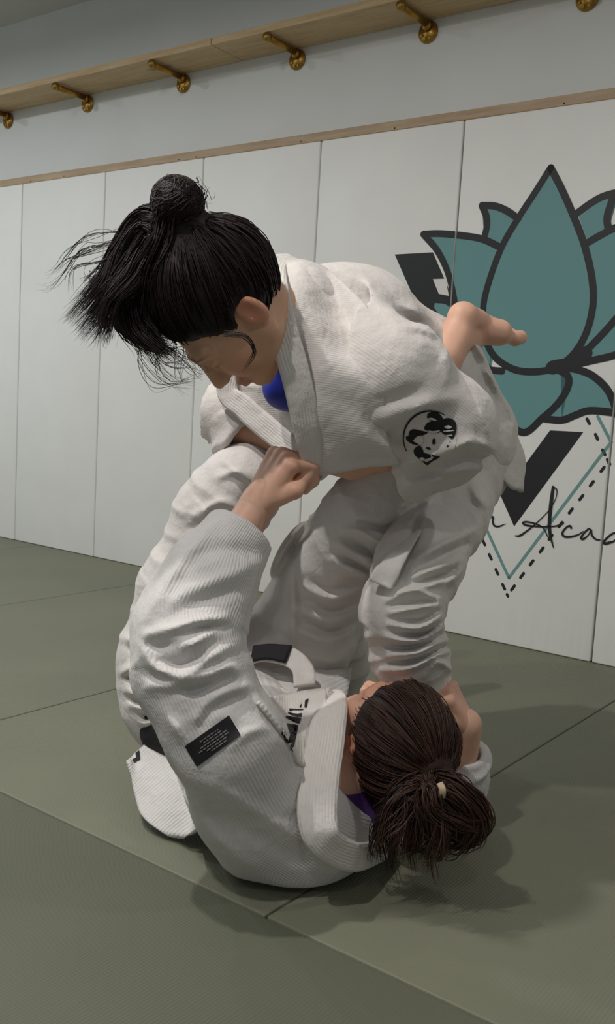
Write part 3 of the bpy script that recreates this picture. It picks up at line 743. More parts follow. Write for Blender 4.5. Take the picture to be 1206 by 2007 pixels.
crA = [(.010, 11, k2(590, 235, 640, 270, 700, 340)), (-.009, 9, k2(580, 275, 650, 300, 690, 330)), (-.008, 9, k2(620, 345, 690, 365, 740, 420)), (.008, 10, k2(640, 320, 720, 390, 770, 480)),
       (-.010, 14, k2(450, 640, 560, 600, 660, 570)), (.009, 14, k2(470, 700, 600, 650, 760, 610, 820, 620)), (.011, 9, k2(530, 895, 600, 865, 680, 840, 740, 800)), (.012, 8, k2(700, 850, 790, 800, 860, 770, 930, 800)),
       (-.010, 9, k2(740, 870, 830, 840, 920, 850)), (.009, 8, k2(720, 905, 800, 890, 900, 880)), (-.008, 8, k2(620, 920, 700, 900, 780, 915)), (.008, 8, k2(600, 950, 680, 925, 740, 925)),
       (.009, 12, k2(840, 560, 900, 680, 930, 790)), (-.006, 12, k2(860, 720, 880, 760, 900, 790)), (.006, 14, k2(300, 80, 420, 130, 540, 220)), (-.005, 14, k2(330, 150, 430, 220, 520, 320)),
       (.007, 9, k2(830, 330, 900, 440, 960, 560)), (.008, 7, k2(860, 380, 890, 420, 910, 460)), (.008, 7, k2(900, 480, 940, 540, 960, 600)), (.008, 7, k2(960, 560, 1000, 640, 1030, 720))]
def postA(Q, d):      # open the neck and the front
    d = d-creases(Q, crA, 0, 2.02)
    d = smax(d, -cap(Q, A['neck']-ndA*.0, A['neck']+ndA*.2, .056, .07), .01)
    d = smax(d, -cap(Q, P(560, 700, 1.62), P(570, 780, 1.76), .055, .075), .02)
    return d
jA = jacket_mesh('jacket', torsoA, [slA, srA], [(A['cuL'], P(740, 925, 1.72)-P(840, 915, 1.67), .035), (P(487, 862, 1.93), P(540, 905, 1.9)-P(455, 830, 1.95), .052)],
                 *bounds([P(430, 480, 1.9), P(1040, 1000, 2.1), P(640, 640, 1.45), P(600, 900, 2.15), P(540, 480, 1.5)], .02), .005, vR*.55+vU*.8, M['jacketA'], pA, post=postA)
# near front panel pulled down by the grip
ga = [[(548, 520, 1.66), (595, 512, 1.69), (650, 535, 1.70), (720, 600, 1.66)],
      [(552, 590, 1.505), (605, 590, 1.54), (670, 625, 1.57), (745, 690, 1.60)],
      [(580, 705, 1.52), (630, 705, 1.50), (690, 725, 1.505), (755, 770, 1.56)],
      [(597, 805, 1.525), (640, 800, 1.505), (700, 812, 1.505), (755, 845, 1.545)],
      [(606, 870, 1.555), (650, 865, 1.53), (715, 865, 1.53), (768, 882, 1.555)],
      [(614, 934, 1.59), (655, 926, 1.572), (720, 914, 1.572), (784, 908, 1.585)]]
_ta = bvh_of([jA])
def dep_on(t, x, y, dflt):
    d = nrm(P(x, y, 1)-CAMP); h_ = t.ray_cast(Vector(CAMP), Vector(d), 4); return (np.array(h_[0])-CAMP) @ vF if h_[0] is not None else dflt
for i in range(4):
    x, y, d = ga[i][3]; ga[i][3] = (x, y, dep_on(_ta, x, y, d)+.006)
    x, y, d = ga[i][2]; dj_ = dep_on(_ta, x, y, d); ga[i][2] = (x, y, min(.35*d+.65*(dj_-.010), dj_-.009))
    if i < 2:
        x, y, d = ga[i][1]; ga[i][1] = (x, y, min(d, dep_on(_ta, x, y, d)-.012)); x, y, d = ga[i][3]; ga[i][3] = (x, y, d-.004)
sheet('front_panel', [[P(*p) for p in r] for r in ga], .007, M['jacketA'], jA, 8, .0035, 3, vR*.15+vU)
# lapels
band('lapel', [P(575, 508, 1.76), P(540, 518, 1.63), P(538, 570, 1.50), P(556, 650, 1.485), P(580, 735, 1.492), P(598, 820, 1.515), P(608, 880, 1.545), P(614, 928, 1.58)],
     [vU*-.5+vR, vR*1-vU*.4, vR, vR, vR, vR, vR, vR], [.036, .042, .046, .046, .046, .044, .038, .03], .011, M['lapel'], jA)
band('lapel', [P(545, 512, 1.74), P(505, 600, 1.84), P(445, 752, 1.86), P(480, 800, 1.85), P(540, 852, 1.83), P(590, 890, 1.8)],
     [vR, vR+vU, vR*.6+vU, vR*.4+vU, vR*.4+vU, vR*.4+vU], [.04, .04, .04, .045, .045, .035], .010, M['lapel'], jA)
gi = [[(455, 750, 1.88), (500, 752, 1.84), (545, 745, 1.78)], [(480, 790, 1.87), (525, 800, 1.84), (570, 800, 1.78)], [(540, 845, 1.85), (570, 855, 1.83), (600, 860, 1.78)]]
sheet('front_panel', [[P(*p) for p in r] for r in gi], .006, M['jacketA'], jA, 6, .002, 8)
# back tail
gt = [[(850, 640, 1.86), (890, 640, 1.95), (930, 690, 2.02), (950, 740, 2.10)],
      [(905, 740, 1.86), (935, 730, 1.90), (975, 760, 1.99), (985, 800, 2.10)],
      [(935, 840, 1.87), (970, 825, 1.90), (1005, 840, 1.99), (1010, 870, 2.10)],
      [(940, 895, 1.88), (985, 900, 1.91), (1025, 900, 1.98), (1025, 930, 2.08)],
      [(955, 905, 1.90), (1000, 955, 1.92), (1022, 962, 1.96), (1020, 965, 2.03)]]
sheet('jacket_skirt', [[P(*p) for p in r] for r in gt], .007, M['jacketA'], jA, 7, .004, 11, vR*.5+vU)

# trousers
lgA = Limb([A['hipL'], P(862, 1010, 1.88), P(820, 1110, 1.78), P(787, 1195, 1.72), P(802, 1290, 1.75), P(838, 1405, 1.81), P(845, 1470, 1.84)], [.104, .086, .074, .066, .062, .058, .055], .04,
           wr=((.004, .045, 21),))
rgA = Limb([A['hipR'], P(740, 1030, 2.12), A['knR'], P(655, 1300, 2.2), P(655, 1375, 2.27)], [.11, .09, .075, .07, .062], .04, wr=((.009, .05, 24),))
k3 = lambda *a: [(380+a[i]/1.945, 820+a[i+1]/1.945) for i in range(0, len(a), 2)]
crAl = [(0.0151, 6, k3(740, 695, 800, 665, 860, 660, 930, 690)), (0.0169, 5, k3(750, 742, 830, 728, 930, 712)), (-0.0119, 5, k3(740, 715, 830, 700, 920, 700)), (0.0169, 6, k3(745, 785, 860, 800, 940, 755)), (-0.0135, 5, k3(750, 765, 860, 770, 930, 735)),
        (0.0186, 6, k3(735, 835, 820, 850, 900, 835, 945, 795)), (-0.0135, 5, k3(760, 815, 860, 825, 935, 785)), (0.0186, 6, k3(740, 905, 850, 895, 905, 870, 960, 845)), (-0.0151, 6, k3(735, 870, 830, 870, 940, 825)), (0.0202, 7, k3(720, 960, 820, 955, 900, 915, 970, 890)),
        (-0.0151, 6, k3(750, 930, 850, 925, 950, 870)), (0.0169, 6, k3(880, 985, 930, 930, 985, 960)), (0.0151, 8, k3(830, 545, 930, 490, 1060, 430)), (-0.0135, 7, k3(850, 580, 960, 520, 1040, 480)), (0.0151, 7, k3(820, 610, 900, 580, 1020, 540)), (-0.0135, 7, k3(830, 640, 920, 610, 1000, 580)),
        (0.0151, 7, k3(780, 660, 880, 640, 980, 610)), (0.0135, 8, k3(840, 380, 870, 340, 920, 300)), (-0.0151, 9, k3(820, 520, 850, 420, 860, 340)), (0.0135, 8, k3(1060, 250, 1080, 300, 1110, 330)), (0.0119, 7, k3(960, 640, 1000, 600, 1030, 560)), (0.0135, 8, k3(700, 640, 760, 560, 800, 500))]
def trA(Q):
    d = cap(Q, P(880, 850, 1.98), (A['hipL']+A['hipR'])/2, .105, .115, latA, 1.3)-.003*wob(Q, 40, 8)
    d = smin(d, lgA.ev(Q)-creases(Q, crAl, 0, 1.95), .04); d = smin(d, rgA.ev(Q), .04)
    return d
v, f_ = polygonize(trA, *bounds([P(1000, 760, 2.0), P(560, 1200, 2.1), P(640, 1400, 2.4), P(900, 1500, 1.8), P(785, 1190, 1.62)], .06), .004)
tA = link('trousers', mesh_np('trousers', v, f_), M['pants'], pA)

ab = band('belt_end', [P(815, 1035, 1.80), P(792, 1072, 1.69), P(767, 1108, 1.655), P(745, 1146, 1.645)], [vR*.8+vU*.5]*4, [.05, .047, .045, .043], .007, M['belt'], tA)
# hair
hc, hr = (0, -.020, .036), (.086, .104, .097)
def hair_cap(Q, extra=.0):
    q = (Q-aO.astype(F32)) @ aR.astype(F32); return hair_local(q, extra)
def hair_local(q, extra=0.0):
    d = ell(q, hc, np.array(hr)+extra); S = q.copy(); S[:, 0] = np.abs(S[:, 0])
    d = smax(d, .9*q[:, 1]-.75*q[:, 2]-.024+.25*np.maximum(S[:, 0]-.05, 0), .012)
    d = smax(d, -ell(S, (.088, -.008, -.016), (.034, .026, .034)), .008)
    d = smax(d, -(q[:, 2]+.085+.2*q[:, 1]), .02)
    return d-.0016*np.sin(q[:, 0]*210+q[:, 1]*60)
bun = np.array((-.012, -.108, .142)); gather = np.array((-.008, -.082, .112))
def hairA_fn(q):
    d = hair_local(q)
    d = smin(d, cap(q, (0, -.05, .09), gather, .05, .034), .03)
    d = smin(d, ell(q, bun, (.037, .034, .036)), .012)
    return d
v, f_ = place_mesh(polygonize(hairA_fn, (-.13, -.17, -.11), (.13, .13, .22), .004), aO, aX, aY, aZ)
me = mesh_np('hair', v, f_); add_attr(me, 'rnd', np.zeros(len(v))); hA = link('hair', me, M['hairA'], pA)
hl = lambda p: (.9*p[1]-.75*p[2] < .024-.25*max(abs(p[0])-.05, 0)) and p[2] > -.075-.2*p[1] and not (((abs(p[0])-.088)/.034)**2+((p[1]+.008)/.026)**2+((p[2]+.016)/.034)**2 < 1)
st = scalp(aO, aR, gather, 4200, hc, hr, hl, .007, seed=3, frizz=.002)
rg = np.random.RandomState(5)
for i in range(700):       # bun coils
    ax_ = nrm(rg.normal(size=3)*.5+np.array([.2, -.4, 1])); e1 = nrm(np.cross(ax_, (1, .3, .2))); e2 = np.cross(ax_, e1); a0 = rg.rand()*6.28; h0 = rg.uniform(-.8, .8); rr = math.sqrt(1-h0*h0)
    t = np.linspace(a0, a0+rg.uniform(1.5, 3.5), 16); R_ = np.array([.039, .036, .038])*(1+.06*rg.rand())
    c = bun+(np.cos(t)[:, None]*e1*rr+np.sin(t)[:, None]*e2*rr+ax_*h0)*R_
    st.append(c @ aR.T+aO)
for i in range(22):
    d0 = nrm(rg.normal(size=3)); c = np.array([bun+d0*.034+nrm(d0+rg.normal(size=3)*.5)*.018*t_+np.array([0, .0, -.01])*t_**2 for t_ in np.linspace(0, 1, 16)]); st.append(c @ aR.T+aO)
st += lock([toA(bun+np.array([.0, .02, .0])), toA(bun+np.array([.0, .05, -.005])), toA((-.01, .0, .135)), toA((-.01, .06, .11))], [.024, .024, .022, .016], 240, 16, 44, .006, 1.0)
strands('hair_strands', st, M['hairA'], hA, .0009, 7)
g0 = toA(gather+np.array([0, .02, .01]))
lk = lock([g0, P(300, 450, 1.46), P(255, 500, 1.45), P(215, 570, 1.44), P(150, 650, 1.44)], [.034, .040, .032, .024, .014], 620, 16, 4, .004, 1.0)
lk += lock([g0, P(310, 470, 1.44), P(262, 540, 1.42), P(222, 590, 1.41), P(200, 672, 1.42)], [.03, .036, .028, .014, .006], 300, 16, 8, .003, 1.0)
lk += lock([toA((-.02, .07, .09)), P(268, 580, 1.44), P(272, 640, 1.43), P(310, 680, 1.42), P(345, 705, 1.42)], [.02, .022, .016, .008, .006], 130, 16, 12, .006, 1.0)
lk += lock([toA((0, .05, .12)), P(250, 560, 1.5), P(255, 620, 1.5), P(300, 660, 1.48), P(330, 665, 1.47)], [.035, .03, .028, .014, .008], 260, 16, 16, .004, 1.0)
strands('ponytail', lk, M['hairA'], hA, .0009, 9)
lk = lock([P(300, 640, 1.45), P(300, 690, 1.44), P(345, 720, 1.44), P(390, 745, 1.44)], [.01, .03, .03, .02], 16, 16, 20, .022, 1.0)
lk += lock([P(440, 655, 1.37), P(480, 660, 1.36), P(500, 690, 1.365), P(478, 725, 1.39)], [.001, .002, .002, .001], 4, 16, 21, .002, .1)
lk += lock([P(250, 480, 1.45), P(200, 500, 1.44), P(150, 530, 1.44), P(125, 570, 1.44)], [.02, .03, .035, .03], 14, 16, 22, .012, 1.0)
strands('loose_wisps', lk, M['hairA'], hA, .0005, 11)

# ================================================================== person B : lying on the back
bFwd = nrm(np.array((-.16, .58, .80))); bUp = nrm(np.array((.46, -.72, .50)))
bX, bY, bZ = frame(bFwd, bUp); bR = np.stack([bX, bY, bZ], 1)
bO = P(684, 1462, 1.61)-bR @ np.array([-.078, -.016, -.008])
toB = lambda p: bO+bR @ np.asarray(p, float)
B = dict(neck=P(640, 1540, 1.62), shL=P(480, 1530, 1.50), shR=P(690, 1500, 1.80), elL=P(318, 1275, 1.50), wrL=P(508, 984, 1.575), pel=P(440, 1345, 2.0),
         hipL=P(350, 1365, 1.93), hipR=P(565, 1300, 2.06), knL=P(470, 955, 1.90), knR=P(714, 1020, 1.87), anR=P(872, 705, 1.76), elR=P(875, 1600, 1.84), wrR=P(913, 1420, 1.75), anL=P(650, 880, 2.28))
latB = nrm(B['shR']-B['shL'])
nkl = bR.T @ (B['neck']-bO)
headB = place_mesh(polygonize(head_fn((0, -.03, -.05), nkl), (min(-.13, nkl[0]-.07), min(-.2, nkl[1]-.07), min(-.2, nkl[2]-.07)), (max(.13, nkl[0]+.07), .14, .14), .003), bO, bX, bY, bZ)
# left fist on the lapel: palm seen from the back
pdir = nrm(P(568, 886, 1.565)-B['wrL']); pn = nrm(-vR*.75-vF*.62+vU*.25)
handBL = mesh_caps(hand_segs(B['wrL'], pdir, pn, 1, ((1.15, 1.35, .9), (1.2, 1.4, .9), (1.25, 1.4, .9), (1.3, 1.4, .9)), scale=1.10, thumb=.9), .0025, .007)
pdr = nrm(P(872, 1345, 1.73)-B['wrR'])
handBR = mesh_caps(hand_segs(B['wrR'], pdr, nrm(vR*.8+vU*.2-vF*.3), -1, ((1.0, 1.2, .8),)*4, scale=.95, thumb=.7), .0025, .007)
# bare foot
an = B['anR']; hl_ = P(908, 622, 1.79); fo = nrm(P(1000, 640, 1.86)-P(905, 618, 1.78)); fo = nrm(fo+vF*.25)
sole = nrm(vU*.75-vR*.05-vF*.65); sole = nrm(sole-fo*(sole @ fo)); fs = np.cross(fo, sole)
ak_ = P(893, 664, 1.785); mid = hl_+fo*.055-sole*.014
footB = [(P(838, 790, 1.74), P(860, 735, 1.755), .036, .033), (P(860, 735, 1.755), an, .033, .0315), (an, ak_, .0315, .033), (ak_, hl_, .031, .028), (ak_, mid-sole*.014, .031, .027), (hl_, hl_+fo*.045, .028, .024),
         (mid, hl_+fo*.098+fs*.022-sole*.004, .029, .0255), (mid, hl_+fo*.094-fs*.020-sole*.006, .028, .023), (hl_+fo*.03, hl_+fo*.09, .022, .018)]
for i, (o_, l_) in enumerate(((-.034, .124), (-.018, .136), (-.002, .144), (.014, .150), (.034, .154))):
    b0 = hl_+fo*.088+fs*o_*.85-sole*.006; e0 = hl_+fo*l_*.90+fs*o_-sole*.004; r_ = .0105 if i < 4 else .0145
    footB.append((b0, e0, .0115, r_*.92)); footB.append((e0, hl_+fo*l_+fs*o_+sole*.001, r_, r_*.95))
footBm = mesh_caps(footB, .0025, .006)
bodyB = [(B['shL'], B['shR'], .06, .06), (B['neck'], P(520, 1500, 1.78), .065, .075), (P(520, 1500, 1.78), B['pel'], .075, .08), (B['hipL'], B['hipR'], .08, .08),
         (B['shL'], B['elL'], .042, .036), (B['elL'], B['wrL'], .036, .0285), (B['shR'], B['elR'], .05, .042), (B['elR'], B['wrR'], .042, .030),
         (B['hipL'], P(352, 1200, 1.945), .06, .05), (P(352, 1200, 1.945), P(425, 1020, 1.925), .05, .048), (P(425, 1020, 1.925), B['knL'], .048, .045), (B['knL'], B['anL'], .042, .034), (B['hipR'], B['knR'], .058, .045), (B['knR'], an, .042, .033), (B['anL'], P(720, 860, 2.33), .035, .022)]
coreB = mesh_caps(bodyB, .007, .03)
armB = mesh_caps([(P(420, 1130, 1.55), B['wrL'], .038, .0285), (B['wrL'], B['wrL']+pdir*.02, .0275, .026), (B['wrR']+(B['elR']-B['wrR'])*.6, B['wrR'], .036, .029)], .004, .01)
def tintB(v):
    l = (v-bO) @ bR; t = np.ones((len(v), 3))
    def blob(c, r, col):
        w = np.exp(-np.sum(((l-np.array(c))/np.array(r))**2, 1))[:, None]; return t*(1-w)+t*np.array(col)*w
    t = blob((-.08, -.016, -.005), (.012, .03, .04), (1.0, .70, .64)); t = blob((0, .08, .03), (.06, .04, .05), (1.0, .86, .82))
    t = blob((0, .09, -.070), (.025, .02, .009), (.86, .58, .56))
    for s_ in (-1, 1):
        t = blob((s_*.030, .083, .016), (.018, .02, .0035), (.3, .24, .2)); t = blob((s_*.030, .085, -.0105), (.014, .012, .0022), (.2, .17, .16))
    k = np.exp(-np.sum((v-P(934, 652, 1.75))**2, 1)/.009**2)[:, None]; t = t*(1-k*.75)          # small ankle tattoo
    return t
pB = finish_body('person', [headB, handBL, handBR, footBm, armB, coreB], tintB, M['skinB'])
tag(pB, 'person in white gi lying on the mat, brown hair tied back, one foot raised', 'person')

# trousers
llB = Limb([B['hipL'], P(335, 1290, 1.94), P(365, 1160, 1.95), P(430, 1010, 1.92), B['knL'], P(560, 905, 2.06), P(620, 885, 2.2)], [.105, .100, .092, .084, .074, .066, .06], .04,
           wr=((.007, .055, 31),))
rlB = Limb([B['hipR'], P(600, 1230, 2.04), P(640, 1120, 1.98), P(700, 1040, 1.90), P(722, 1005, 1.87), P(785, 885, 1.80), P(836, 795, 1.745)], [.108, .106, .092, .080, .074, .058, .05], .04,
           wr=((.004, .06, 33),))
crBr = [(0.0169, 7, k3(575, 425, 640, 430, 700, 465, 765, 485)), (-0.0169, 8, k3(640, 400, 720, 420, 790, 400)), (0.0151, 8, k3(540, 470, 620, 520, 690, 560)), (-0.0135, 8, k3(560, 455, 640, 500, 720, 540)), (0.0135, 8, k3(530, 540, 600, 580, 680, 600)), (-0.0119, 8, k3(540, 510, 620, 560, 680, 590)),
        (0.0119, 9, k3(420, 640, 520, 690, 625, 660)), (-0.0101, 9, k3(430, 610, 530, 650, 620, 630)), (0.0119, 10, k3(400, 720, 520, 775, 630, 740)), (-0.0101, 10, k3(420, 690, 530, 735, 630, 700)), (0.0119, 10, k3(380, 800, 520, 850, 625, 790)), (-0.0101, 10, k3(400, 765, 530, 815, 630, 765)), (0.0135, 9, k3(375, 540, 380, 700, 378, 860)), (0.0101, 10, k3(420, 900, 540, 925, 600, 880)),
        (0.0151, 9, k3(430, 370, 350, 480, 270, 620)), (-0.0119, 9, k3(440, 420, 380, 500, 320, 620))]
k5 = lambda *a: [(220+a[i]/3.238, 1040+a[i+1]/3.238) for i in range(0, len(a), 2)]
crBl = [(0.0162, 8, k5(110, 690, 160, 720, 220, 770)), (-0.0135, 7, k5(130, 760, 170, 790, 220, 810)), (0.0189, 8, k5(70, 900, 130, 870, 200, 860)), (-0.0162, 6, k5(90, 930, 150, 940, 240, 950)), (0.0175, 8, k5(95, 1010, 160, 1040, 240, 1010)), (-0.0135, 6, k5(110, 1060, 170, 1080, 250, 1060)),
        (0.0162, 8, k5(120, 1110, 190, 1130, 270, 1110)), (-0.0135, 7, k5(150, 1150, 210, 1190, 280, 1160)), (0.0162, 9, k5(170, 1180, 220, 1220, 290, 1180)), (0.0135, 8, k5(200, 500, 250, 400, 320, 300)), (-0.0135, 7, k5(260, 500, 310, 420, 350, 330)), (0.0135, 7, k5(300, 330, 350, 250, 420, 150)), (-0.0121, 6, k5(340, 340, 400, 250, 460, 150)), (0.0135, 7, k5(400, 200, 440, 110, 500, 60)),
        (0.0121, 8, [(385, 1010), (430, 985), (470, 1000)]), (-0.0108, 7, [(375, 1035), (430, 1015), (480, 1030)]), (0.0108, 8, [(430, 935), (470, 925), (520, 960)]), (0.0121, 8, [(440, 905), (480, 935), (530, 985)])]
def trB(Q):
    d = cap(Q, B['hipL'], B['hipR'], .105, .108, (0, 0, 1), 1.05)-.004*wob(Q, 45, 12)
    d = smin(d, llB.ev(Q), .05)-creases(Q, crBl); d = smin(d, rlB.ev(Q)-creases(Q, crBr, 0, 2.02), .04); return d
v, f_ = polygonize(trB, *bounds([P(240, 1450, 1.85), P(420, 900, 2.0), P(870, 760, 1.95), P(640, 880, 2.3), P(600, 1400, 2.2), P(350, 1365, 1.8)], .07), .004)
tB = link('trousers', mesh_np('trousers', v, f_), M['pants'], pB)

# jacket
slB = Limb([P(500, 1560, 1.55), P(440, 1450, 1.48), P(373, 1315, 1.48), P(368, 1230, 1.49), P(415, 1130, 1.52), P(474, 1040, 1.56), P(500, 1000, 1.58)], [.096, .082, .078, .074, .066, .045, .043], .05,
           wr=((.004, .13, 41),))
srB = Limb([P(680, 1510, 1.78), P(800, 1590, 1.84), P(880, 1590, 1.84), P(900, 1520, 1.81), P(908, 1460, 1.78)], [.085, .07, .062, .050, .046], .03, folds=folds(43, .1, .4, 10))
def torsoB(Q):
    d = cap(Q, P(480, 1385, 1.94), P(480, 1465, 1.78), .100, .110, latB, 1.30)
    d = smin(d, cap(Q, P(470, 1470, 1.78), P(545, 1580, 1.62), .108, .116, latB, 1.22), .05)
    d = smin(d, cap(Q, P(545, 1580, 1.62), P(592, 1602, 1.61), .116, .102, latB, 1.22), .05)
    d = smin(d, cap(Q, P(600, 1632, 1.60), P(720, 1615, 1.71), .085, .07), .05)
    d = d-.003*wob(Q, 24, 23)-.001*wob(Q, 75, 24)
    return smax(d, -(Q[:, 2]-.004), .02)
k4 = lambda *a: [(220+a[i]/2.412, 980+a[i+1]/2.412) for i in range(0, len(a), 2)]
crB = [(.014, 10, k4(150, 640, 300, 600, 430, 570, 540, 555)), (-.014, 10, k4(170, 690, 240, 690, 310, 690)), (-.012, 9, k4(360, 610, 440, 600, 520, 605)), (.013, 9, k4(270, 705, 380, 680, 450, 640, 500, 630)), (.014, 11, k4(140, 690, 200, 790, 330, 835, 470, 740, 570, 690)), (-.012, 10, k4(230, 760, 330, 775, 420, 720)),
       (.014, 11, k4(180, 880, 330, 865, 450, 830, 560, 790, 620, 850)), (-.013, 11, k4(300, 900, 400, 890, 520, 850)), (-.010, 10, k4(170, 820, 260, 850, 340, 860)), (.012, 11, k4(400, 1040, 470, 960, 560, 900, 650, 880)), (-.013, 11, k4(420, 1060, 470, 980, 570, 930)), (.010, 12, k4(250, 1000, 300, 1080, 350, 1150)),
       (.008, 14, k4(290, 470, 480, 380, 690, 300)), (-.008, 14, k4(360, 290, 500, 235, 700, 245)), (.008, 12, k4(160, 560, 280, 360, 480, 110)), (-.008, 14, k4(260, 560, 420, 480, 620, 420)), (.010, 10, k4(640, 890, 740, 1030, 860, 1210)), (-.010, 9, k4(690, 980, 760, 1070, 830, 1160)), (.008, 10, k4(560, 1170, 640, 1100, 720, 1080)),
       (-.008, 12, k4(240, 1190, 290, 1300, 380, 1400)), (.008, 12, k4(150, 1150, 230, 1260, 260, 1390)), (.008, 14, [(360, 1560), (420, 1640), (500, 1700)]), (-.007, 12, [(350, 1590), (400, 1660), (450, 1700)]), (.007, 14, [(420, 1540), (520, 1600), (600, 1650)]), (-.006, 14, [(440, 1600), (520, 1650), (600, 1690)])]
ndB = nrm(toB((0, -.03, -.05))-B['neck'])
def postB(Q, d):
    d = d-creases(Q, crB, 0, 1.75)
    d = smax(d, -cap(Q, B['neck']-ndB*.01, B['neck']+ndB*.2, .070, .10), .01)
    return smax(d, -(Q[:, 2]-.003), .006)
cB = P(474, 1040, 1.56)
jB = jacket_mesh('jacket', torsoB, [slB, srB], [(cB, P(500, 1000, 1.58)-P(420, 1115, 1.53), .037), (P(905, 1470, 1.785), P(908, 1440, 1.77)-P(900, 1520, 1.81), .038)],
                 *bounds([P(240, 1300, 1.36), P(450, 1000, 1.45), P(930, 1600, 1.9), P(450, 1330, 2.1), P(570, 1760, 1.40), P(300,1600,1.36)], .03), .0045, vR*.6+vU*.75, M['jacketB'], pB, post=postB)
# collar round the neck
band('lapel', [P(600, 1400, 1.74), P(648, 1372, 1.70), P(640, 1440, 1.585), P(626, 1530, 1.495), P(622, 1605, 1.455), P(643, 1655, 1.455), P(700, 1680, 1.51), P(755, 1662, 1.61)],
     [vU, vR*.9+vU*.5, vR, vR, vR, vR*.8+vU*.7, vU+vR*.2, vU], [.05, .055, .062, .062, .060, .052, .045, .04], .012, M['lapel'], jB)
band('lapel', [P(648, 1372, 1.70), P(600, 1385, 1.76), P(540, 1370, 1.84), P(500, 1345, 1.92)], [vU+vR*.3, vU, vU, vU], [.045, .05, .05, .05], .010, M['lapel'], jB)
_t = bvh_of([jB])
def skin_to(x, y, off):
    d = nrm(P(x, y, 1)-CAMP); h_ = _t.ray_cast(Vector(CAMP), Vector(d), 4); dep = (np.array(h_[0])-CAMP) @ vF if h_[0] is not None else 1.8
    return dep-off
gc = [[(505, 1376), (545, 1364), (600, 1355), (640, 1350)], [(525, 1400), (562, 1400), (606, 1402), (640, 1404)], [(558, 1445), (580, 1448), (604, 1452), (628, 1455)], [(582, 1495), (592, 1500), (604, 1505), (618, 1508)]]
dpl = [[1.75, 1.74, 1.73, 1.715], [1.70, 1.675, 1.66, 1.65], [1.625, 1.61, 1.60, 1.59], [1.56, 1.55, 1.54, 1.53]]
raw = np.array([[skin_to(x, y, 0) for (x, y) in r] for r in gc]); print('chest depth', raw.round(3).tolist())
dg = np.minimum(np.array(dpl), raw-.006)
chest = sheet('front_panel', [[P(x, y, dg[i][j]) for j, (x, y) in enumerate(r)] for i, r in enumerate(gc)], .006, M['lapel'], jB, 6, .0, 1, vR)
# side tail of the jacket on the mat
def onfl(x, y, z):
    d = vF+vR*(x-CX)/FPX-vU*(y-CY)/FPX; return CAMP+d*((z-CAMH)/d[2])
gt = [[P(300, 1440, 1.86), P(285, 1460, 1.84), P(262, 1480, 1.84), onfl(250, 1490, .09)],
      [P(340, 1470, 1.80), P(318, 1510, 1.78), P(285, 1530, 1.78), onfl(262, 1545, .05)],
      [P(375, 1510, 1.74), P(345, 1560, 1.72), P(312, 1585, 1.72), onfl(278, 1598, .025)],
      [P(400, 1560, 1.68), P(372, 1605, 1.67), P(345, 1625, 1.68), onfl(320, 1632, .012)],
      [P(410, 1600, 1.64), P(390, 1625, 1.64), P(370, 1638, 1.65), onfl(352, 1640, .010)]]
sheet('jacket_skirt', gt, .007, M['jacketB'], jB, 7, .004, 31, vR*.6-vU*.7)
# belly of the jacket and belt
gb = [[(470, 1290, 1.98), (540, 1290, 1.96), (620, 1315, 1.95), (690, 1310, 1.99)], [(470, 1330, 1.90), (540, 1330, 1.88), (620, 1335, 1.88), (685, 1340, 1.93)], [(480, 1380, 1.82), (550, 1380, 1.80), (620, 1370, 1.79), (680, 1365, 1.85)]]
sheet('front_panel', [[P(*p) for p in r] for r in gb], .007, M['jacketB'], jB, 7, .003, 33, vU)
bt = band('belt', [P(470, 1300, 1.90), P(510, 1283, 1.89), P(560, 1285, 1.87), P(592, 1308, 1.84), P(598, 1345, 1.81)], [vU*.6+vF*.8, vU*.5+vF*.8, vU*.6+vR*.5+vF*.4, vR, vR], .042, .006, M['belt'], pB)
band('rank_bar', [P(495, 1281, 1.885), P(528, 1277, 1.875), P(566, 1282, 1.862)], [vU*.6+vF*.8, vU*.5+vF*.8, vU*.6+vF*.6+vR*.2], .0425, .0075, M['darkcloth'], bt)
# rash guard at the neck and the waist
v, f_ = polygonize(lambda Q: smin(cap(Q, B['neck']+ndB*.0, B['neck']-ndB*.08, .060, .08), cap(Q, P(655, 1590, 1.60), P(735, 1622, 1.66), .045, .05), .03), *bounds([B['neck'], B['neck']-ndB*.08, P(735, 1622, 1.66)], .12), .005)
o = link('rash_guard', mesh_np('rash_guard', v, f_), M['purple'], pB); o['label'] = 'purple top showing at the neck'

v, f_ = polygonize(lambda Q: cap(Q, P(345, 1420, 1.87), P(420, 1440, 1.80), .072, .08)-.003*wob(Q, 60, 5), *bounds([P(345, 1420, 1.87), P(420, 1440, 1.8)], .11), .005)
o = link('undershirt', mesh_np('undershirt', v, f_), M['darkcloth'], pB); o['label'] = 'black shirt hem showing at the waist'
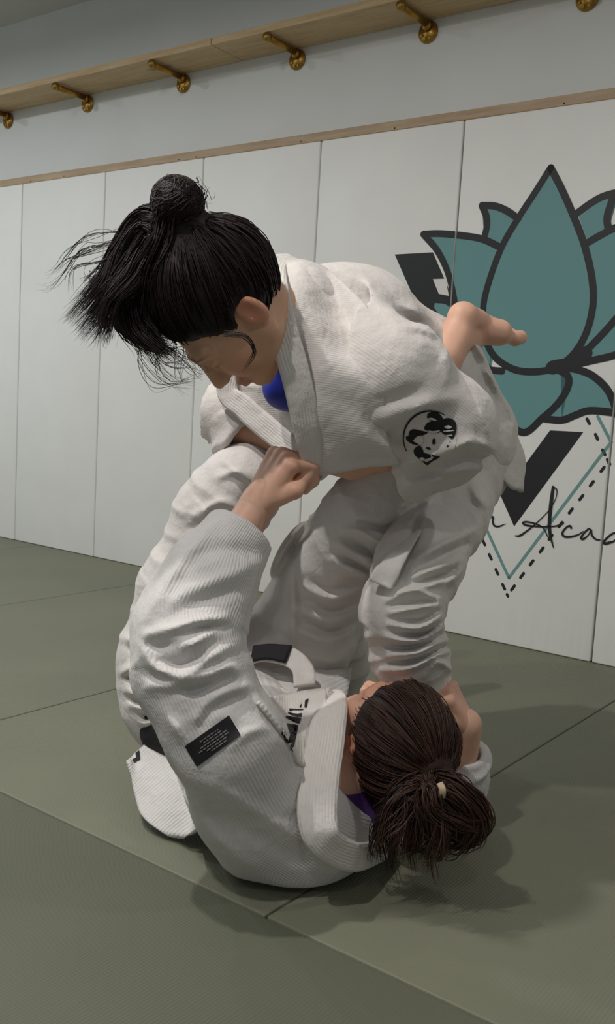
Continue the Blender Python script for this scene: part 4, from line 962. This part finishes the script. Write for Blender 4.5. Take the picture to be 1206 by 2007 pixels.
# hair
bunB = np.array((.005, -.085, .095))
def hairB_fn(q):
    d = hair_local(q, -.002)
    d = smin(d, cap(q, (0, -.06, .07), bunB, .05, .03), .03)
    return d
v, f_ = place_mesh(polygonize(hairB_fn, (-.13, -.17, -.11), (.13, .13, .20), .004), bO, bX, bY, bZ)
me = mesh_np('hair', v, f_); add_attr(me, 'rnd', np.full(len(v), .12)); hB = link('hair', me, M['hairB'], pB)
st = scalp(bO, bR, bunB+np.array([0, -.01, .015]), 4600, hc, np.array(hr)-.002, hl, .006, seed=13, frizz=.0015)
strands('hair_strands', st, M['hairB'], hB, .0008, 17)
g1 = toB(bunB+np.array([0, -.01, .015]))
lk = lock([g1, P(805, 1555, 1.50), P(775, 1620, 1.50), P(778, 1690, 1.55)], [.010, .026, .034, .024], 520, 16, 31, .010, 1.4)
lk += lock([g1, P(850, 1570, 1.47), P(850, 1630, 1.49), P(830, 1665, 1.54)], [.012, .024, .030, .02], 360, 16, 32, .010, 1.3)
lk += lock([g1, P(880, 1540, 1.47), P(920, 1585, 1.48), P(912, 1625, 1.50), P(875, 1630, 1.53)], [.012, .024, .028, .026, .016], 520, 16, 33, .009, 1.2)
lk += lock([g1, P(840, 1540, 1.46), P(850, 1580, 1.45), P(900, 1610, 1.47), P(935, 1600, 1.5)], [.01, .02, .022, .018, .01], 160, 16, 34, .010, 1.4)
strands('ponytail', lk, M['hairB'], hB, .0011, 19)
clip = band('hair_clip', [P(862, 1535, 1.44), P(868, 1548, 1.435), P(866, 1562, 1.44)], [vR, vR, vR], .010, .006, new_mat('clip_plastic', lin(205, 180, 150), .4)[0], hB)

# ================================================================== sewn marks
TB = bvh_of([jA]+[c for c in jA.children])
def c4(x, y): return (760+x/6.7, 780+y/6.7)
def ell_pts(cx_, cy_, rx, ry, n=18, a0=0, rot=0):
    o_ = []
    for i in range(n):
        a = a0+6.2832*i/n; x, y = rx*math.cos(a), ry*math.sin(a); o_.append((cx_+x*math.cos(rot)-y*math.sin(rot), cy_+x*math.sin(rot)+y*math.cos(rot)))
    return o_
pt = bpy.data.meshes.new('sleeve_emblem')
emb = decal('sleeve_emblem', [c4(*p) for p in ell_pts(560, 520, 350, 355, 28)], TB, M['jacketA'], jA, .0012, 3); emb['label'] = 'round black and white face emblem'
ring = []
for i in range(23): a = math.radians(150+i*7); ring.append((560+362*math.cos(a), 525+362*math.sin(a)))
for i in range(22, -1, -1): a = math.radians(150+i*7); w_ = 10+14*math.sin(math.pi*i/22); ring.append((560+(362-w_)*math.cos(a), 525+(362-w_)*math.sin(a)))
def mark(pts, mat='darkcloth', lift=.0024, sm=3, cuts=1): return decal('emblem_shape', [c4(*p) for p in pts], TB, M[mat], emb, lift, cuts, sm)
mark(ring, sm=0)
mark([(525, 215), (570, 185), (640, 185), (700, 225), (730, 290), (715, 400), (680, 455), (600, 455), (520, 430), (480, 400), (520, 330), (580, 300), (520, 260)])
mark([(700, 330), (740, 275), (820, 265), (890, 310), (908, 390), (890, 480), (850, 540), (800, 500), (730, 470), (700, 420)])
mark([(285, 440), (340, 410), (420, 425), (490, 440), (530, 455), (470, 490), (400, 500), (330, 570), (390, 600), (400, 625), (320, 605), (255, 560), (240, 510), (275, 500)])
mark([(380, 640), (430, 630), (465, 690), (480, 720), (580, 745), (650, 765), (690, 775), (640, 810), (580, 840), (525, 885), (470, 850), (400, 790), (350, 740), (345, 680)])
mark([(590, 540), (625, 535), (630, 600), (590, 605)]); mark([(505, 645), (550, 650), (570, 680), (520, 675)]); mark([(770, 640), (820, 570), (830, 600), (790, 650)])
for w_ in ([(530, 425), (600, 435), (690, 425), (650, 455), (570, 455)], [(745, 370), (800, 360), (845, 385), (800, 405), (755, 395)], [(530, 265), (590, 262), (650, 300), (580, 290)], [(760, 490), (840, 480), (850, 495), (790, 500)],
           [(415, 790), (460, 780), (490, 810), (450, 830)], [(520, 800), (600, 770), (580, 810), (530, 830)], [(330, 565), (390, 505), (450, 510), (470, 560), (440, 610), (400, 600)], [(730, 430), (860, 420), (865, 432), (740, 445)]):
    mark(w_, 'jacketA', .0036)
TJ = bvh_of([jB]+[c for c in jB.children])
lab = decal('sleeve_label', [(362, 1463), (449, 1402), (472, 1440), (386, 1503)], TJ, M['darkcloth'], jB, .003, 7); lab['label'] = 'black woven label with grey lettering'
rg = random.Random(3); e1 = np.array([87, -61.])/106; e2 = np.array([24, 40.])/46.6
for r_ in range(6):
    c0 = np.array([362, 1463.])+e2*(9+r_*5.4); x = 14+rg.random()*16+abs(r_-2.5)*5
    while x < 88-abs(r_-2.5)*6:
        w_ = rg.uniform(3, 10); a = c0+e1*x; b2 = c0+e1*(x+w_); decal('label_text', [tuple(a), tuple(b2), tuple(b2+e2*2.6), tuple(a+e2*2.6)], TJ, M['greytext'], lab, .0045, 0); x += w_+2
TC = bvh_of([chest]); _sl = bvh_of([jB])
def c7(x, y): return (540+x/12.06, 1350+y/12.06)
for pts in ([(200, 800), (545, 855), (530, 960), (480, 1180), (420, 1490), (350, 1420), (390, 1260), (455, 975), (380, 960), (340, 1120), (290, 1300), (225, 1230), (265, 1100), (305, 950), (240, 935), (190, 1140), (140, 1080), (165, 960)],
            [(250, 640), (290, 640), (520, 735), (525, 670), (610, 690), (570, 820), (510, 800), (240, 680)], [(305, 540), (420, 575), (530, 585), (625, 570), (620, 655), (520, 655), (300, 580)],
            [(340, 460), (430, 465), (560, 480), (680, 460), (640, 495), (530, 500), (410, 495), (380, 525), (320, 505)], [(575, 400), (625, 340), (610, 435), (570, 435)], [(700, 270), (790, 220), (740, 435), (685, 430)]):
    decal('lapel_letter', [c7(*p) for p in pts], TC, M['darkcloth'], jB, .003, 1)
decal('hem_label', [(258, 1481), (273, 1470), (275, 1488), (262, 1494)], TJ, M['darkcloth'], jB, .003, 1)
